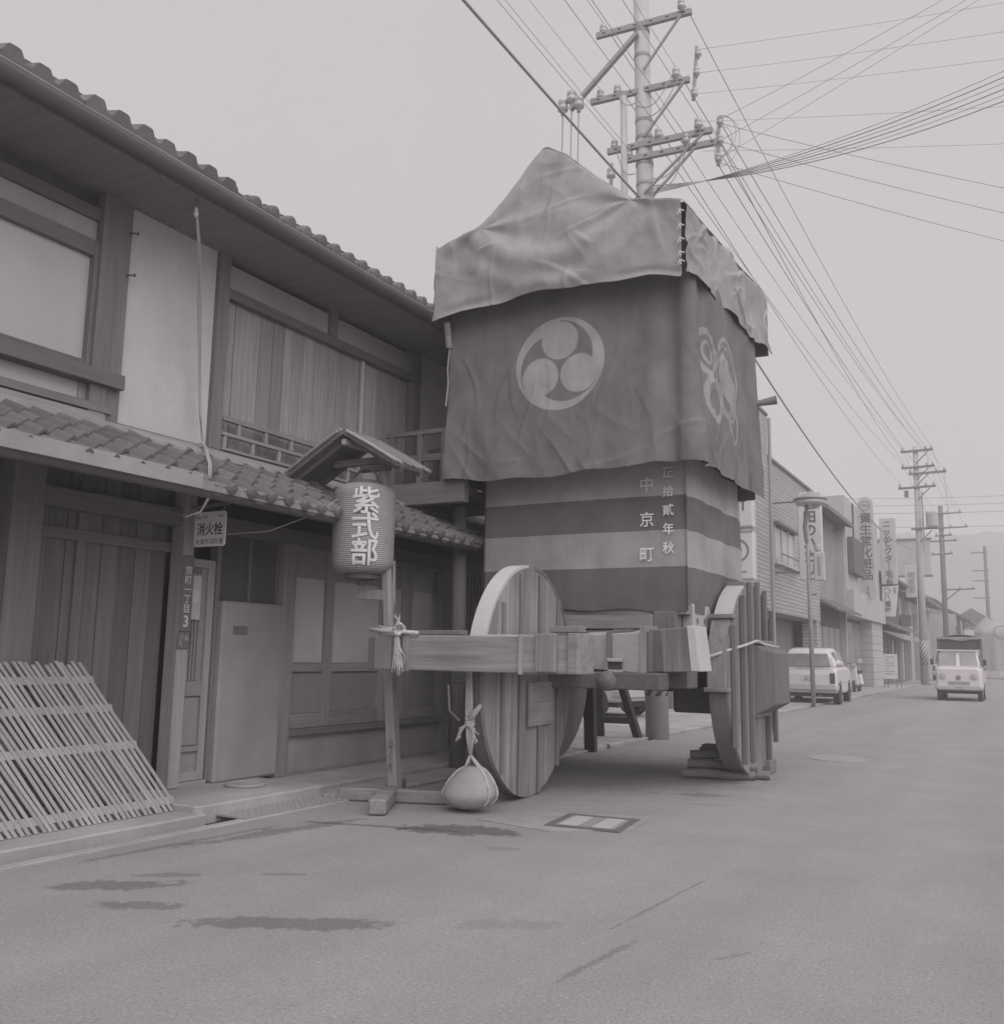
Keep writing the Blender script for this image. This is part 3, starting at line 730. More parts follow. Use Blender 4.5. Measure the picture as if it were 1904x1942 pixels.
for y, z0, z1 in ((6.72, .25, 1.6), (7.08, .04, 1.86), (7.5, .02, 1.88), (7.95, .2, 1.68)):
    bx('batten', 'casing_batten', fw, -3.7345, -3.715, y, y+.05, z0, z1, bevel=.004)
bx('cross_batten', 'beam_y', fw, -3.731, -3.70, 7.25, 7.8, .58, .95, bevel=.006)
cw = Vector((-3.78, 7.36, 0))-LOC[F.name]
fw.matrix_local = Matrix.Translation(cw) @ Matrix.Rotation(R(4.5), 4, 'Z') @ Matrix.Translation(-cw)

rw = wheel(-2.63, -2.455, 9.85, .975, .955, .2, 'beam_z')
arc_band(rw, 'rim_band', 'new_z', -2.645, -2.47, 9.85, .975, .945, .975, 38, 80)
arc_band(rw, 'rim_band', 'beam_z', -2.65, -2.475, 9.85, .975, .945, .99, -4, 37)
arc_band(rw, 'rim_band', 'batten', -2.64, -2.47, 9.85, .975, .945, .97, -62, -7)
for a in (38, -5):
    y, z = 9.85-math.cos(R(a))*.985, .975+math.sin(R(a))*.985
    bx('rim_shelf', 'beam_x', rw, -2.67, -2.44, y-.06, y+.06, z-.02, z+.02, bevel=.004)
bx('rim_block', 'beam_x', rw, -2.65, -2.46, 9.58, 9.76, 1.90, 1.95, bevel=.006)
for y, z0, z1 in ((8.98, .35, 1.5), (9.32, .18, 1.8), (9.62, .04, 1.95), (9.92, 1.36, 1.97), (10.22, 1.36, 1.9), (10.5, 1.2, 1.62), (10.3, .1, .66), (10.6, .3, .8)):
    bx('batten', 'batten', rw, -2.4535, -2.405, y, y+.055, z0, z1, bevel=.006)
bx('cross_batten', 'beam_y', rw, -2.452, -2.39, 9.72, 10.45, 1.33, 1.37, bevel=.004)
bx('cross_batten', 'beam_y', rw, -2.452, -2.39, 9.7, 10.3, .60, .66, bevel=.004)
A = [(-2.45, 9.66, .60), (-2.45, 10.42, .60), (-2.45, 10.42, 1.33), (-2.45, 9.66, 1.33)]
B = [(-2.215, 9.72, .73), (-2.215, 10.37, .73), (-2.215, 10.37, 1.25), (-2.215, 9.72, 1.25)]
MB().hexa(A+B).build('hub_cover', 'batten', rw, bevel=.008)
MB().tube([(-2.74, 8.86, 1.12), (-2.6, 8.84, 1.2), (-2.46, 8.95, 1.26), (-2.40, 9.3, 1.31), (-2.37, 9.65, 1.36), (-2.33, 9.8, 1.325), (-2.24, 10.0, 1.30)], .014, 8).build('rope', 'rope', rw, smooth=True)
# the third wheel, on the house side
lw = MB().lathe((-5.0, 9.95, .965), [(.93, 0), (.95, .015), (.95, .24), (.93, .255)], 48, axis='x').build('wheel', 'batten', F)

# ---- carriage timbers
MB().box(-4.45, -2.735, 6.09, 6.34, 1.05, 1.315).build('front_beam', 'beam_x', F, bevel=.008)
bx('beam_end', 'batten', F, -4.55, -4.451, 6.12, 6.31, 1.05, 1.3, bevel=.006)
bx('beam_block', 'beam_z', F, -4.449, -4.29, 6.065, 6.089, 1.05, 1.31, bevel=.006)
for x0, x1, d in ((-4.19, -4.135, .018), (-3.19, -3.16, .02)):
    bx('collar', 'beam_z', F, x0, x1, 6.089-d, 6.36, 1.04, 1.325, bevel=.004)
bx('beam_block', 'beam_z', F, -3.05, -2.885, 6.055, 6.088, 1.062, 1.33, bevel=.006)
bx('beam_block', 'beam_x', F, -2.80, -2.72, 6.062, 6.35, 1.052, 1.335, bevel=.006)
bx('beam_cap', 'beam_x', F, -2.98, -2.74, 6.15, 6.25, 1.34, 1.385, bevel=.006)
MB().bar((-4.3, 6.22, 1.335), (-3.75, 6.26, 1.34), .12, .035).build('loose_plank', 'batten', F, bevel=.004)
MB().box(-3.64, -3.42, 6.36, 8.55, 1.06, 1.33).build('side_beam', 'new_x', F, bevel=.008)
MB().box(-4.42, -4.2, 6.36, 8.55, 1.06, 1.33).build('side_beam', 'beam_y', F, bevel=.008)
MB().hexa([(-3.56, 8.02, 1.07), (-2.95, 7.9, 1.04), (-2.95, 8.2, 1.04), (-3.56, 8.22, 1.07), (-3.56, 8.02, 1.37), (-2.95, 7.9, 1.39), (-2.95, 8.2, 1.43), (-3.56, 8.22, 1.40)]).build('flared_beam', 'new_x', F, bevel=.006)
bx('strap', 'batten', F, -3.27, -3.235, 7.90, 8.25, 1.16, 1.41, bevel=.004)
bx('bracket', 'beam_x', F, -3.285, -3.25, 7.88, 7.95, 1.06, 1.17, bevel=.004)
bx('bracket', 'new_x', F, -3.25, -3.12, 7.87, 7.93, 1.135, 1.165, bevel=.003)
bx('bracket', 'new_x', F, -3.25, -3.12, 7.88, 7.93, 1.045, 1.065, bevel=.003)
bx('bracket_hole', 'black', F, -3.245, -3.125, 7.9, 7.905, 1.068, 1.132)
bx('beam_end', 'beam_z', F, -2.949, -2.90, 7.88, 8.22, 1.035, 1.45, bevel=.004)
bx('beam_end', 'batten', F, -2.899, -2.86, 7.92, 8.2, 1.05, 1.40, bevel=.004)
MB().hexa([(-2.83, 8.0, 1.05), (-2.52, 7.95, 1.06), (-2.52, 8.3, 1.06), (-2.83, 8.3, 1.05), (-2.86, 8.0, 1.42), (-2.55, 7.95, 1.44), (-2.55, 8.3, 1.44), (-2.86, 8.3, 1.42)]).build('end_block', 'beam_z', F, bevel=.008)
MB().hexa([(-2.515, 7.94, 1.065), (-2.43, 7.95, 1.065), (-2.43, 8.28, 1.065), (-2.515, 8.28, 1.065), (-2.55, 7.94, 1.45), (-2.475, 7.95, 1.45), (-2.475, 8.28, 1.45), (-2.55, 8.28, 1.45)]).build('end_board', 'new_z', F, bevel=.006)
# timbers below
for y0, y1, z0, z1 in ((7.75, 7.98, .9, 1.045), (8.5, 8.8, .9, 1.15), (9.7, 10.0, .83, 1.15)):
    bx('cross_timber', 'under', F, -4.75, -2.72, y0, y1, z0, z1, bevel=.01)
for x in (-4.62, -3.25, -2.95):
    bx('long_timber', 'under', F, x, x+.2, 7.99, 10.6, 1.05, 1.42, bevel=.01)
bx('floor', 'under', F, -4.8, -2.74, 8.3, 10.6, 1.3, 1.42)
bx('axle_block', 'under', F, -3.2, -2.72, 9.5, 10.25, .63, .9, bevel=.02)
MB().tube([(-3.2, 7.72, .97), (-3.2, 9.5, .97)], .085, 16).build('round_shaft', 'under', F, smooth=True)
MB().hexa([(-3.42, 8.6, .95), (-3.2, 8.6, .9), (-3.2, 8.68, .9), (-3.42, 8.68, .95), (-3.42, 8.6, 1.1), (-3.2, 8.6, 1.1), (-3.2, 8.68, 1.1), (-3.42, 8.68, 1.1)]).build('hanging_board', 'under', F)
# sill beams under the cloth
bx('sill_beam', 'beam_x', F, -4.86, -3.02, 8.40, 8.6, 1.435, 1.57, bevel=.008)
bx('sill_beam', 'batten', F, -3.018, -2.80, 8.42, 8.6, 1.42, 1.60, bevel=.008)
bx('upper_sill', 'beam_x', F, -4.84, -2.72, 8.47, 8.62, 1.572, 1.66, bevel=.006)
bx('side_sill', 'new_x', F, -2.83, -2.70, 8.621, 10.5, 1.44, 1.68, bevel=.008)
for y in (8.72, 8.95, 9.2): bx('sill_peg', 'batten', F, -2.705, -2.69, y, y+.04, 1.5, 1.55)
bx('body_core', 'void', F, -4.74, -2.80, 8.62, 10.4, 1.43, 5.2)
for x in (-4.95, -2.66):
    for y in (8.2, 10.15): bx('corner_post', 'mid_wood_z', F, x, x+.1, y, y+.1, 3.05, 5.2, bevel=.006)

# ---- striped lower cloth
def body_cloth():
    def front(u, w):
        x = -4.84+2.145*u; z = 1.60+1.5*w
        hem = (1-w)**8*.012*math.sin(x*9)
        y = 8.46 - .03*math.sin(math.pi*u)*(1-w*.3) + .006*fbm(x*1.3, z*2.2, 3) + .004*math.sin(x*14+z)*(1-w)
        return (x, y, z+hem+.022*math.sin(math.pi*u))
    MB().grid(front, 90, 60).build('front_cloth', 'stripes', F, smooth=True)
    def side(u, w):
        y = 8.44+2.0*u; z = 1.60+1.5*w
        x = -2.695 + .022*math.sin(y*9.5+.7*math.sin(z*2)) *(.3+.7*u) + .012*fbm(y*2, z*1.2, 8)
        if u < .12: x -= .035*math.sin(math.pi*u/.12)               # sunk pleat next to the corner
        return (x, y, z-.05*u)
    MB().grid(side, 90, 50).build('side_cloth', 'stripes', F, smooth=True)
    def left(u, w):
        y = 8.465+1.98*u; return (-4.845 + .015*math.sin(y*8), y, 1.60+1.5*w)
    MB().grid(left, 30, 20).build('side_cloth', 'stripes', F, smooth=True)
body_cloth()
def cloth_text(s, size, x, z0, dz, bold):
    for i, ch in enumerate(s):
        text('dyed_letter', ch, size, (x, 8.418, z0-dz*i), 'letter_cloth', F, bold=bold)
cloth_text('中京町', .15, -3.075, 2.80, .335, .0013)
cloth_text('正拾貳年秋', .115, -2.865, 2.90, .178, .001)

# ---- crest curtain round the upper body
def tomoe(x, z, R0):
    """three comma shapes turning in a ring; 1 inside the pale shape"""
    r = math.hypot(x, z)/R0; a = math.degrees(math.atan2(z, x))
    best = -1.0
    for k in range(3):
        th = 90+120*k
        hx, hz = .50*math.cos(R(th)), .50*math.sin(R(th))
        best = max(best, (.41-math.hypot(x/R0-hx, z/R0-hz)))
        ph = (a-th) % 360
        if ph < 158:
            inner = .52+.48*(ph/158)**.58
            best = max(best, min(1.0-r, r-inner-.015))
    # thin dark seam between each head and the tail beside it
    return max(0, min(1, .5+best*14))
def side_crest(y, z):
    d = -1
    def ring(cy, cz, r, w, sy=1.15):
        return w-abs(math.hypot((y-cy)/sy, z-cz)-r)
    for c in ((8.36, 4.03, .20, .045, 1.3), (8.36, 4.03, .10, .03, 1.3), (8.52, 3.62, .20, .05, 1.2), (9.0, 3.92, .42, .035, .85), (9.02, 4.08, .17, .022, 1.1), (8.95, 3.72, .17, .022, 1.0), (9.15, 3.5, .2, .03, 1.1)): d = max(d, ring(*c))
    d = max(d, min(.38-math.hypot((y-9.0)/.85, (z-3.92)), .05+.10*math.sin((z-3.5)*9+y*4)))
    return .57*max(0, min(1, .5+d*30))*(.97+.06*fn(y*6, z*6))
def set_crest(o, fnc):
    me = o.data; off = LOC[o.name]; at = me.attributes.new('crest', 'FLOAT', 'POINT')
    at.data.foreach_set('value', [fnc(v.co+off) for v in me.vertices])
rc = random.Random(5)
CC = [(rc.uniform(0, 4.7), rc.uniform(2.85, 4.0) if i < 40 else rc.uniform(3, 4.8), rc.gauss(1.35, .45), rc.uniform(.12, .45), rc.uniform(.012, .026), rc.uniform(.004, .013)) for i in range(64)]
def curtain():
    LF, RC, LS = 2.47, .10, 2.14; LC = RC*math.pi/2; LT = LF+LC+LS
    def path(s):
        if s < LF: return (-5.085+s, 8.10, 0, -1)
        if s < LF+LC:
            a = (s-LF)/RC; return (-5.085+LF+RC*math.sin(a), 8.10+RC-RC*math.cos(a), math.sin(a), -math.cos(a))
        return (-5.085+LF+RC, 8.10+RC+(s-LF-LC), 1, 0)
    def sheet(u, w):
        s = LT*u; x, y, nx, ny = path(s); uf = s/LF; us = (s-LF-LC)/LS
        zt = 4.88; zb = 2.885+.045*max(0, 1-uf)**2-.035*math.sin(min(1, uf)*5)+.012*math.sin(s*9)
        if us > 0: zb += -.01*us+.018*math.sin(us*9)*us
        z = zt+(zb-zt)*w
        d = .05*w+.012*fbm(s*1.1, z*1.1, 5)+.006*ridge(s*2.6+z*.9, z*.8, 2)
        if s < LF: d += .022*math.sin(math.pi*uf)
        lo = max(0, w-.55)/.45                                     # creases near the hem
        d += lo*(.013*math.sin((s+.45*z)*10)+.022*max(0, ridge(s*2.0-z*1.3, z*.9, 9))**2+.016*max(0, ridge(s*3.6+z*2.2, z*1.2, 4))**2)
        for x0, z0, an, L, wd, am in CC:
            dx, dz = s-x0, z-z0
            if abs(dx) < .6 and abs(dz) < .6:
                c, s_ = math.cos(an), math.sin(an); p = dx*c+dz*s_; q_ = -dx*s_+dz*c+.05*math.sin(p*5+x0*7)
                if abs(p) < L: d += am*(1-(p/L)**2)*math.exp(-(q_/(wd if q_ > 0 else wd*2.5))**2)
        k = math.exp(-((s-2.5)/.32)**2)                            # gathered folds round the corner
        d += .055*k*math.sin((s-2.1)*17+.35*math.sin(z*1.8))*(.55+.45*w)
        if us > .15: d += .028*math.sin(us*21+.8*math.sin(z*1.5))*(.25+.75*w)*.7+.012*ridge(s*1.5+z, z*1.8, 3)
        return (x+nx*d-.02*w*max(0, 1-uf), y+ny*d, z)
    o = MB().grid(sheet, 460, 200).build('crest_curtain', 'curtain', F, smooth=True)
    set_crest(o, lambda p: tomoe(p.x+3.825, p.z-3.985, .468) if p.x < -2.75 else (side_crest(p.y-.12, p.z) if p.y > 8.15 else 0))
    def left(u, w):
        y = 8.12+2.2*u; z = 4.85+(2.95-4.85)*w; return (-5.07-.06*w+.03*math.sin(y*7), y, z)
    o = MB().grid(left, 40, 40).build('side_curtain', 'curtain', F, smooth=True); set_crest(o, lambda p: 0)
    def back(u, w):
        x = -5.07+2.55*u; return (x, 10.36+.03*math.sin(x*8), 4.85-1.95*w)
    o = MB().grid(back, 40, 20).build('rear_curtain', 'curtain', F, smooth=True); set_crest(o, lambda p: 0)
curtain()
MB().tube([(-5.10, 8.08, 4.33), (-5.105, 8.06, 4.1), (-5.10, 8.07, 3.95), (-5.11, 8.05, 3.7)], .007, 6).build('tie_cord', 'rope', F)
MB().tube([(-2.62, 10.3, 3.97), (-2.42, 10.3, 3.98), (-2.26, 10.32, 4.0)], [.035, .035, .05], 14).build('pole_end', 'beam_x', F)

# ---- canvas cover with its raised ridge
SIL = [(-5.17, 5.37), (-4.92, 5.42), (-4.66, 5.48), (-4.45, 5.71), (-4.2, 6.04), (-4.035, 6.285), (-3.985, 6.29), (-3.75, 6.13), (-3.4, 5.78), (-2.99, 5.42), (-2.8, 5.375), (-2.53, 5.31)]
def sil(x):
    for (a, b), (c, d) in zip(SIL, SIL[1:]):
        if a <= x <= c: t = (x-a)/(c-a); return b+(d-b)*t
    return SIL[0][1] if x < SIL[0][0] else SIL[-1][1]
CR = []
rr = random.Random(11)
for _ in range(60): CR.append((rr.uniform(-5.3, -2.4) if _ < 34 else rr.uniform(7.7, 11), rr.uniform(4.5, 6.1), rr.gauss(.35, .7), rr.uniform(.12, .5), rr.uniform(.012, .03), rr.uniform(.008, .024)))
def creases(a, b):
    f = 0
    for x0, z0, an, L, wd, am in CR:
        dx, dz = a-x0, b-z0
        if abs(dx) > .7 or abs(dz) > .7: continue
        c, s_ = math.cos(an), math.sin(an); p = dx*c+dz*s_; q_ = -dx*s_+dz*c+.06*math.sin(p*4+x0*9)
        t = abs(p)/L
        if t < 1: f += am*(1-t*t)*math.exp(-(q_/(wd if q_ > 0 else wd*2.2))**2)
    return f
def crumple(a, b, s=0):
    w1 = .5*fbm(a*1.5, b*1.5, s+30, 2); r1 = max(0, ridge(a*2.3+b*1.4+w1, b*2.1-a*.8+w1, s+4))**2; r2 = max(0, ridge(a*4.6-b*2.6+w1, b*4.2+a*1.3, s+8))**2; r3 = max(0, ridge(a*9+b*5, b*8-a*3+w1, s+12))**2
    return .026*fbm(a*1.6, b*1.6, s, 3)+.014*r1*max(0, .4+fbm(a*1.2, b*1.2, s+50, 2))+.006*r2*max(0, .35+1.3*fbm(a*1.1, b*1.3, s+60, 2))+.0015*r3+creases(a, b)
def tarp():
    def front(u, w):
        x = -5.17+2.64*u; zt = sil(x)
        zb = 4.575+.07*math.sin(math.pi*u*.98)-.015*math.sin(u*26)*u+.03*max(0, .12-u)/.12*-1+.012*math.sin(u*17)
        z = zb+(zt-zb)*w
        f = 0
        for ax, az, k in ((-4.62, 5.45, 1.0), (-3.02, 5.40, 1.0)):
            d = math.hypot(x-ax, z-az)+.05; th = math.atan2(z-az, x-ax)
            f += .026*math.sin(5*th+2.2*math.sin(2*th)+ax)*math.exp(-d/.6)*min(1, d/.3)
        # swag hanging between the two eave points
        cx = (x+3.82)/.95; sg = z-(4.98+.42*cx*cx)
        f += .07*math.exp(-(sg/.15)**2)*math.exp(-cx*cx*.5)+.045*math.exp(-((sg+.27)/.12)**2)*math.exp(-cx*cx*.6)
        y = 7.88-f-crumple(x, z, 1)+.16*max(0, (z-5.45)/.8)-.03*(1-w)
        y += .02*math.exp(-((w-.06)/.05)**2)*math.sin(u*9)
        if w > .97: y += .03
        return (x, y, z)
    MB().grid(front, 230, 130).build('front_canvas', 'tarp', F, smooth=True, solid=.004)
    def side(u, w):
        y = 7.865+3.05*u; zt = 5.30+.17*u-.03*math.sin(u*9)*u; zb = 4.60+.05*math.sin(u*4)-.10*u*u*(1-u)*4+.16*u+.02*math.sin(u*31)
        zb -= .17*max(0, u-.9)/.1*0
        z = zb+(zt-zb)*w
        x = -2.49+.035*math.sin(u*17+1.2*z)*(1-.6*w)*min(1, u*5)+crumple(y, z, 20)*1.3+.05*(1-w)*u-.05*max(0, w-.9)/.1
        return (x, y, z)
    MB().grid(side, 230, 90).build('side_canvas', 'tarp', F, smooth=True, solid=.004)
    def top(u, w):
        x = -5.17+2.66*u; y = 7.93+2.95*w; z = sil(min(x, -2.53))
        k = max(0, z-5.45)/.8
        z = z-.01+.17*w*(1 if x > -3 else .6)-.05*math.sin(w*math.pi)*k
        return (x, y+.12*k*(1-w), z+crumple(x, y, 40)*.6)
    MB().grid(top, 80, 60).build('top_canvas', 'tarp', F, smooth=True, solid=.004)
    def left(u, w):
        y = 7.87+3.0*u; z = 4.58+.8*w; return (-5.175+crumple(y, z, 60), y, z+.05*u)
    MB().grid(left, 60, 24).build('side_canvas', 'tarp', F, smooth=True, solid=.004)
    def back(u, w):
        x = -5.17+2.7*u; zb = 4.7; return (x, 10.9+crumple(x, w*3, 80), zb+(sil(min(x, -2.53))+.12-zb)*w)
    MB().grid(back, 60, 24).build('rear_canvas', 'tarp', F, smooth=True, solid=.004)
tarp()
for i, z in enumerate((5.17, 5.03, 4.9, 4.77, 4.69)):
    m = MB()
    m.tube([(-2.56, 7.83, z), (-2.53, 7.815, z+.012), (-2.495, 7.84, z)], .008, 6)
    m.tube([(-2.53, 7.815, z+.01), (-2.545, 7.80, z-.045)], .006, 5); m.tube([(-2.53, 7.815, z+.01), (-2.515, 7.80, z-.04)], .006, 5)
    m.build('tie', 'sign_grey', F)
bx('cover_frame', 'batten', F, -2.575, -2.545, 7.91, 7.94, 4.62, 5.26)
MB().tube([(-5.06, 7.95, 4.56), (-5.09, 8.03, 4.45), (-5.1, 8.07, 4.33)], .035, 8).build('hanging_fold', 'tarp', F)

# ================================================================ THE GANGWAY from the house to the float
G = thing('gangway', (-5.5, 8.6, 2.8), 'dark wooden gangway with rails bridging the upper house floor to the float', 'gangway')
bx('deck', 'dark_wood_x', G, W+.04, -5.0, 8.2, 8.95, 2.82, 2.885, bevel=.006)
bx('deck_beam', 'dark_wood_x', G, W+.06, -4.9, 8.10, 8.2, 2.70, 2.93, bevel=.006)
bx('deck_beam', 'dark_wood_x', G, W+.06, -4.9, 8.95, 9.05, 2.70, 2.93, bevel=.006)
for y in (8.15, 9.0):
    MB().bar((W+.04, y, 3.475), (-5.08, y, 3.475), .05, .045).build('hand_rail', 'dark_wood_x', G)
    MB().bar((W+.04, y, 3.2), (-5.08, y, 3.2), .045, .07).build('mid_rail', 'dark_wood_x', G)
    for x in (-5.85, -5.5, -5.2): bx('rail_post', 'dark_wood_z', G, x, x+.05, y-.03, y+.03, 2.931, 3.45, bevel=.003)
MB().bar((-5.62, 8.98, 3.05), (-5.25, 8.96, 2.98), .03, .03).build('brace', 'dark_wood_x', G)
sp2 = thing('support_pole', (-5.2, 8.6, 0), 'thick dark round pole holding up the gangway beside the float', 'pole')
MB().tube([(-5.2, 8.6, 0), (-5.215, 8.59, 1.4), (-5.235, 8.58, 2.72)], [.085, .08, .075], 14).build('shaft', 'dark_wood_z', sp2, smooth=True)
MB().tube([(-5.29, 8.53, .86), (-5.25, 8.50, .6), (-5.14, 8.52, .5)], .012, 6).build('lashing', 'rope', sp2)

# ================================================================ THE LANTERN STAND
S = thing('lantern_stand', (-4.54, 6.5, 0), 'leaning wooden lantern stand on cross feet with small bark roof', 'lantern stand')
MB().bar((-4.545, 6.55, .06), (-4.66, 6.55, 1.35), .085, .085).build('post', 'beam_z', S, bevel=.006)
MB().bar((-4.66, 6.55, 1.35), (-4.79, 6.56, 2.84), .062, .062).build('post', 'mid_wood_z', S, bevel=.005)
MB().bar((-4.93, 6.33, .055), (-4.08, 6.62, .055), .12, .1).build('foot', 'beam_x', S, bevel=.012)
MB().bar((-4.22, 5.86, .062), (-4.82, 7.0, .062), .13, .11).build('foot', 'beam_x', S, bevel=.012)
text('ink_mark', vert('山く大'), .09, (-4.56, 6.49, .36), 'ink', S, bold=.001, line=1.0, aspect=.6)
MB().bar((-4.97, 6.53, 1.665), (-4.68, 6.55, 1.655), .05, .085).build('arm', 'mid_wood_z', S, bevel=.005)
MB().bar((-4.98, 6.5, 2.74), (-4.7, 6.55, 2.75), .05, .05).build('arm', 'dark_wood_x', S, bevel=.005)
y0, y1 = 6.28, 6.78
pk, le, re = (-5.02, 3.02), (-5.58, 2.70), (-4.46, 2.70)
rt = None
for nm, (x0, z0), (x1, z1) in (('roof_slope', le, pk), ('roof_slope', pk, re)):
    d = Vector((x1-x0, 0, z1-z0)).normalized(); nn = Vector((-d.z, 0, d.x))
    if nn.z < 0: nn = -nn
    m = MB(); a = Vector((x0, y0, z0)); b = Vector((x1, y0, z1)); t = nn*.03; yy = Vector((0, y1-y0, 0))
    m.hexa([a, b, b+yy, a+yy, a+t, b+t, b+yy+t, a+yy+t])
    rt = m.build(nm, 'dark_wood_y', S)
    n = 16
    for i in range(n):                                              # split bark and bamboo laid down the slope
        yk = y0-.02+(y1-y0+.02)*i/(n-1); q0 = random.uniform(-.04, .04); q1 = random.uniform(-.05, .05)
        p0 = Vector((x0, yk, z0))+t*1.4+d*q0; p1 = Vector((x1, yk+random.uniform(-.02, .02), z1))+t*1.4+d*q1*(1 if nm else 0)
        MB().tube([p0, (p0+p1)/2+nn*.006, p1], .012, 6).build('bark_strip', 'bamboo' if i < 2 else 'log', rt)
    for yk in (y0+.1, y1-.1): MB().bar(Vector((x0, yk, z0))-nn*.02, Vector((x1, yk, z1))-nn*.02, .03, .04).build('rafter', 'dark_wood_y', rt)
bx('purlin', 'new_x', S, -5.045, -4.995, y0+.02, y1-.02, 2.93, 2.98, bevel=.004)
MB().bar((-5.3, 6.55, 2.82), (-4.68, 6.55, 2.82), .05, .06).build('tie_beam', 'dark_wood_x', S)
MB().tube([(-4.665, 6.6, 1.95), (-4.66, 6.6, 1.6), (-4.67, 6.6, 1.5)], [.012, .02, .012], 8).build('wedge', 'beam_z', S)

# ---- paper lantern
LN = thing('paper_lantern', (-4.9, 6.47, 1.8), 'ribbed paper lantern with large pale characters hung on wooden stand', 'lantern')
lx, ly, z0, z1 = -4.9, 6.47, 1.83, 2.595
def lrad(t):      # t 0 bottom .. 1 top
    e = .262
    if t < .14: e *= .58+.42*math.sqrt(max(0, 1-((.14-t)/.14)**2))
    if t > .86: e *= .58+.42*math.sqrt(max(0, 1-((t-.86)/.14)**2))
    return e
prof = []
N = 46
for i in range(N*4+1):
    t = i/(N*4); prof.append((lrad(t)+.0045*abs(math.sin(math.pi*t*N))-.003, (z1-z0)*t))
m = MB().lathe((lx, ly, z0), prof, 56)
t = NT('ribbed lantern paper')
co = t.new('ShaderNodeTexCoord').outputs['Object']; sp = t.new('ShaderNodeSeparateXYZ'); t.link(co, sp.inputs[0])
rb = t.math('ABSOLUTE', t.math('SINE', t.math('MULTIPLY', t.math('SUBTRACT', sp.outputs[2], z0-1.8), math.pi*N/(z1-z0))))
nz = t.noise(co, 9, 4)
c = t.mix(t.rng(rb, .05, .5, 0, 1), gr(.13), gr(.31)); c = t.mix(t.rng(nz, .52, .75, 0, .45), c, gr(.14))
t.link(c, t.b.inputs['Base Color']); t.b.inputs['Roughness'].default_value = .8; M['lantern'] = t.m
m.build('paper_body', 'lantern', LN, smooth=True)
MB().lathe((lx, ly, z1-.004), [(.145, 0), (.145, .035), (.12, .04)], 32).build('top_ring', 'board_dk', LN)
MB().lathe((lx, ly, z0-.05), [(.1, 0), (.145, .01), (.145, .06)], 32).build('bottom_ring', 'board_dk', LN)
MB().lathe((lx, ly, z0-.1), [(.03, 0), (.035, .05)], 12).build('drip_plug', 'board_dk', LN)
MB().tube([(lx-.13, ly, 2.62)] + [(lx+.13*math.cos(R(180-a)), ly, 2.63+.11*math.sin(R(a))) for a in range(0, 181, 20)], .012, 8).build('handle', 'board_dk', LN)
def wrap_text(ch, size, zc, mat, off, bold, ang0):
    me = text_mesh(ch, size, bold, 1.0, 0, 1.0)
    bm = bmesh.new(); bm.from_mesh(me); bmesh.ops.triangulate(bm, faces=bm.faces[:])
    for _ in range(2):
        bmesh.ops.subdivide_edges(bm, edges=[e for e in bm.edges if e.calc_length() > .03], cuts=1, use_grid_fill=False)
        bmesh.ops.triangulate(bm, faces=bm.faces[:])
    for v in bm.verts:
        z = zc+v.co.y; tt = (z-z0)/(z1-z0); r = lrad(min(max(tt, 0), 1))+off
        a = ang0+v.co.x/.262
        v.co = Vector((lx+r*math.sin(a), ly-r*math.cos(a), z)) - Vector((-4.9, 6.47, 1.8))
    bm.to_mesh(me); bm.free(); me.materials.clear(); me.materials.append(M[mat])
    o = bpy.data.objects.new('character', me); C.objects.link(o); o.parent = LN
for ch, zc in (('紫', 2.43), ('式', 2.215), ('部', 2.0)):
    wrap_text(ch, .24, zc, 'ink', .004, .0064, R(40))
    wrap_text(ch, .24, zc, 'sign_white', .006, .0038, R(40))

# ---- rope on the beam end, tying stand and float together
rp = thing('rope_knot', (-4.3, 6.2, 1.3), 'frayed straw rope knotted over the end of the float front beam', 'rope')
MB().tube([(-4.52, 6.1, 1.36), (-4.35, 6.06, 1.345), (-4.2, 6.05, 1.34), (-4.05, 6.08, 1.33)], .016, 8).build('strand', 'rope', rp, smooth=True)
MB().tube([(-4.55, 6.3, 1.375), (-4.5, 6.2, 1.38), (-4.36, 6.1, 1.36), (-4.22, 6.05, 1.355)], .014, 8).build('strand', 'rope', rp, smooth=True)
for k in range(5):
    a0 = k*.9; MB().tube([(-4.2+.035*math.cos(a0+t_)*(1-.2*k/5), 6.04+.03*math.sin(a0*2+t_), 1.335+.012*k+.02*math.sin(t_+k)) for t_ in [j*.7 for j in range(9)]], .013, 6).build('knot', 'rope', rp, smooth=True)
for i in range(26):
    a = random.uniform(-1, 1); L = random.uniform(.2, .34)
    top = Vector((-4.205+random.uniform(-.015, .015), 6.02, 1.34)); mid = top+Vector((random.uniform(-.01, .03), -.0, -L*.5))
    end = mid+Vector((.05*a+.03, random.uniform(-.03, .02), -L*.5+max(0, a)*.05))
    MB().tube([top, mid, end], [.006, .005, .002], 4, cap=False).build('fibre', 'rope', rp)
for i in range(7):
    MB().tube([(-4.2, 6.04, 1.40), (-4.21+random.uniform(-.05, .03), 6.03, 1.45+random.uniform(0, .03))], [.005, .002], 4, cap=False).build('fibre', 'rope', rp)

